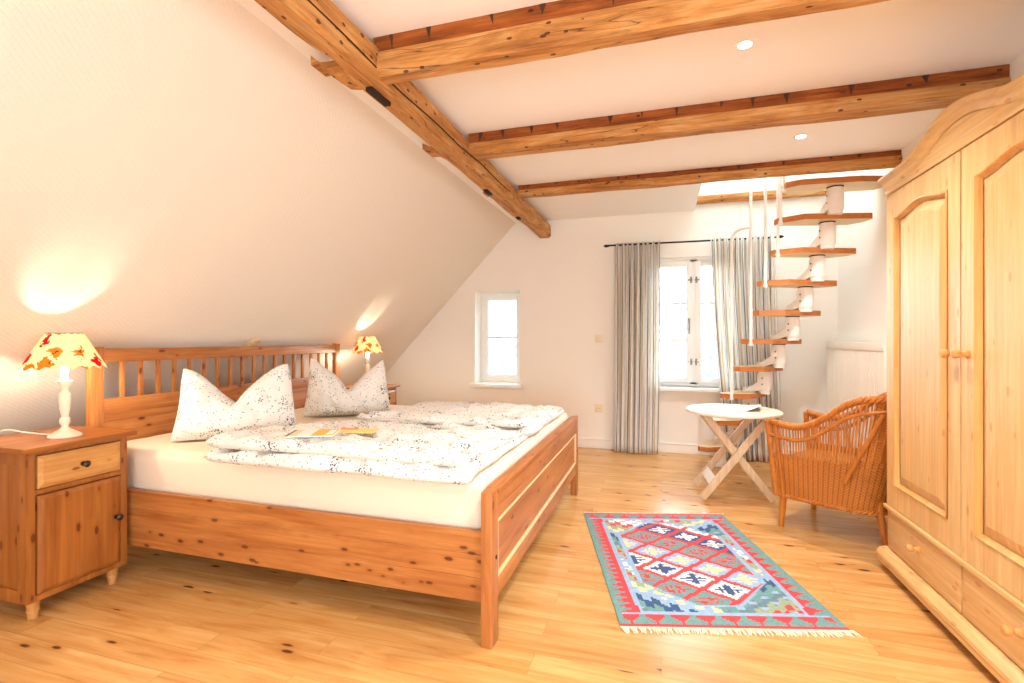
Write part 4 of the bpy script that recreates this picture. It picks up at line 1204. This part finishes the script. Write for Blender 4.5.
# ---------------------------------------------------------------- outside
m = MB(); m.box(-60, 60, 5.6, 140, -3.2, -3.0); struct('ground_outside', m, plain('winter lawn', srgb(86, 92, 74), .9, .1, var=.15))
m = MB()
m.grid(lambda u, v: Vector((-70+140*u, 34+34*v, -3.1+(9.5*math.sin(v*1.57)**1.5)*(.55+.45*math.sin(u*7+1))+noise.noise(Vector((u*14, v*4, 2)))*1.0)), 60, 12)
struct('hill_outside', m, plain('hazy wooded hillside', srgb(88, 94, 98), .9, .1, nscale=2, nstr=.5, var=.3))
def bare_shrub(label, x, y, z, h, n, seed, lean=0):
    rr = random.Random(seed); m = MB()
    def br(p, d, L, r, lev):
        pts = [p]; q = p.copy(); dd = d.copy()
        for i in range(4):
            dd = (dd+Vector((rr.uniform(-.12, .12), rr.uniform(-.12, .12), rr.uniform(-.02, .10)))).normalized(); q = q+dd*L/4; pts.append(q.copy())
        m.tube(pts, [r*(1-.18*i) for i in range(5)], 5)
        if lev > 0:
            for i in range(4):
                t = rr.randint(1, 4); a = rr.uniform(0, 6.28)
                br(pts[t], (dd+Vector((math.cos(a), math.sin(a), .25))*.55).normalized(), L*rr.uniform(.4, .6), r*.5, lev-1)
    for i in range(n):
        a = rr.uniform(0, 6.28); s = rr.uniform(.1, .7)
        br(Vector((x, y, z)), Vector((math.cos(a)*s+lean, math.sin(a)*s, 1)).normalized(), h*rr.uniform(.6, 1), .03*h/3, 2)
    return tag(m.build('bare_shrub', plain('bark %d' % seed, srgb(84, 88, 84), .9, .1), sharp=180), label, 'shrub', 'bare shrubs outside')
bare_shrub('bare winter shrub outside the large window', .75, 9.2, -3.0, 4.3, 12, 3, -.1)
bare_shrub('bare winter shrub outside the small window', -3.9, 11.0, -3.0, 4.0, 11, 8, .1)

# ---------------------------------------------------------------- light, world, camera
WORLD_S = 15.0
w = bpy.data.worlds.new('World'); SC.world = w; w.use_nodes = True
bg = w.node_tree.nodes['Background']; bg.inputs[0].default_value = (.72, .865, 1.0, 1); bg.inputs[1].default_value = WORLD_S
def portal(loc, rot, sx, sy):
    ld = bpy.data.lights.new('portal', 'AREA'); ld.shape = 'RECTANGLE'; ld.size = sx; ld.size_y = sy; ld.cycles.is_portal = True
    o = bpy.data.objects.new('window_portal', ld); COL.objects.link(o); o.location = loc; o.rotation_euler = rot
portal(((w1[0]+w1[1])/2, YB+.36, (w1[2]+w1[3])/2), (R(-90), 0, 0), .52, 1.0)
portal(((w2[0]+w2[1])/2, YB+.36, (w2[2]+w2[3])/2), (R(-90), 0, 0), .95, 1.27)
portal(((FW[0]+FW[1])/2, YF-.32, (FW[2]+FW[3])/2), (R(90), 0, 0), FW[1]-FW[0], FW[3]-FW[2])
portal((XR+.22, (RWN[0]+RWN[1])/2, (RWN[2]+RWN[3])/2), (0, R(90), 0), RWN[3]-RWN[2], RWN[1]-RWN[0])
portal((.9, 4.425, 4.02), (0, 0, 0), .6, .65)

cam = bpy.data.cameras.new('camera'); co = bpy.data.objects.new('camera', cam); COL.objects.link(co)
F = 495.0
cam.sensor_width = 36; cam.lens = 36*F/1024; cam.clip_start = .02; cam.clip_end = 400
co.location = (0, 0, 1.1); co.rotation_euler = (R(90), 0, math.atan(150/F))
cam.shift_y = -2.5/1024
SC.camera = co
vs = SC.view_settings
SC.display_settings.display_device = 'sRGB'
vs.view_transform = 'Standard'; vs.look = 'None'; vs.exposure = 0.68; vs.gamma = 1; vs.use_curve_mapping = False
SC.cycles.max_bounces = 10; SC.cycles.diffuse_bounces = 6; SC.cycles.transparent_max_bounces = 12
SC.cycles.sample_clamp_indirect = 6.0
SC.cycles.use_denoising = True
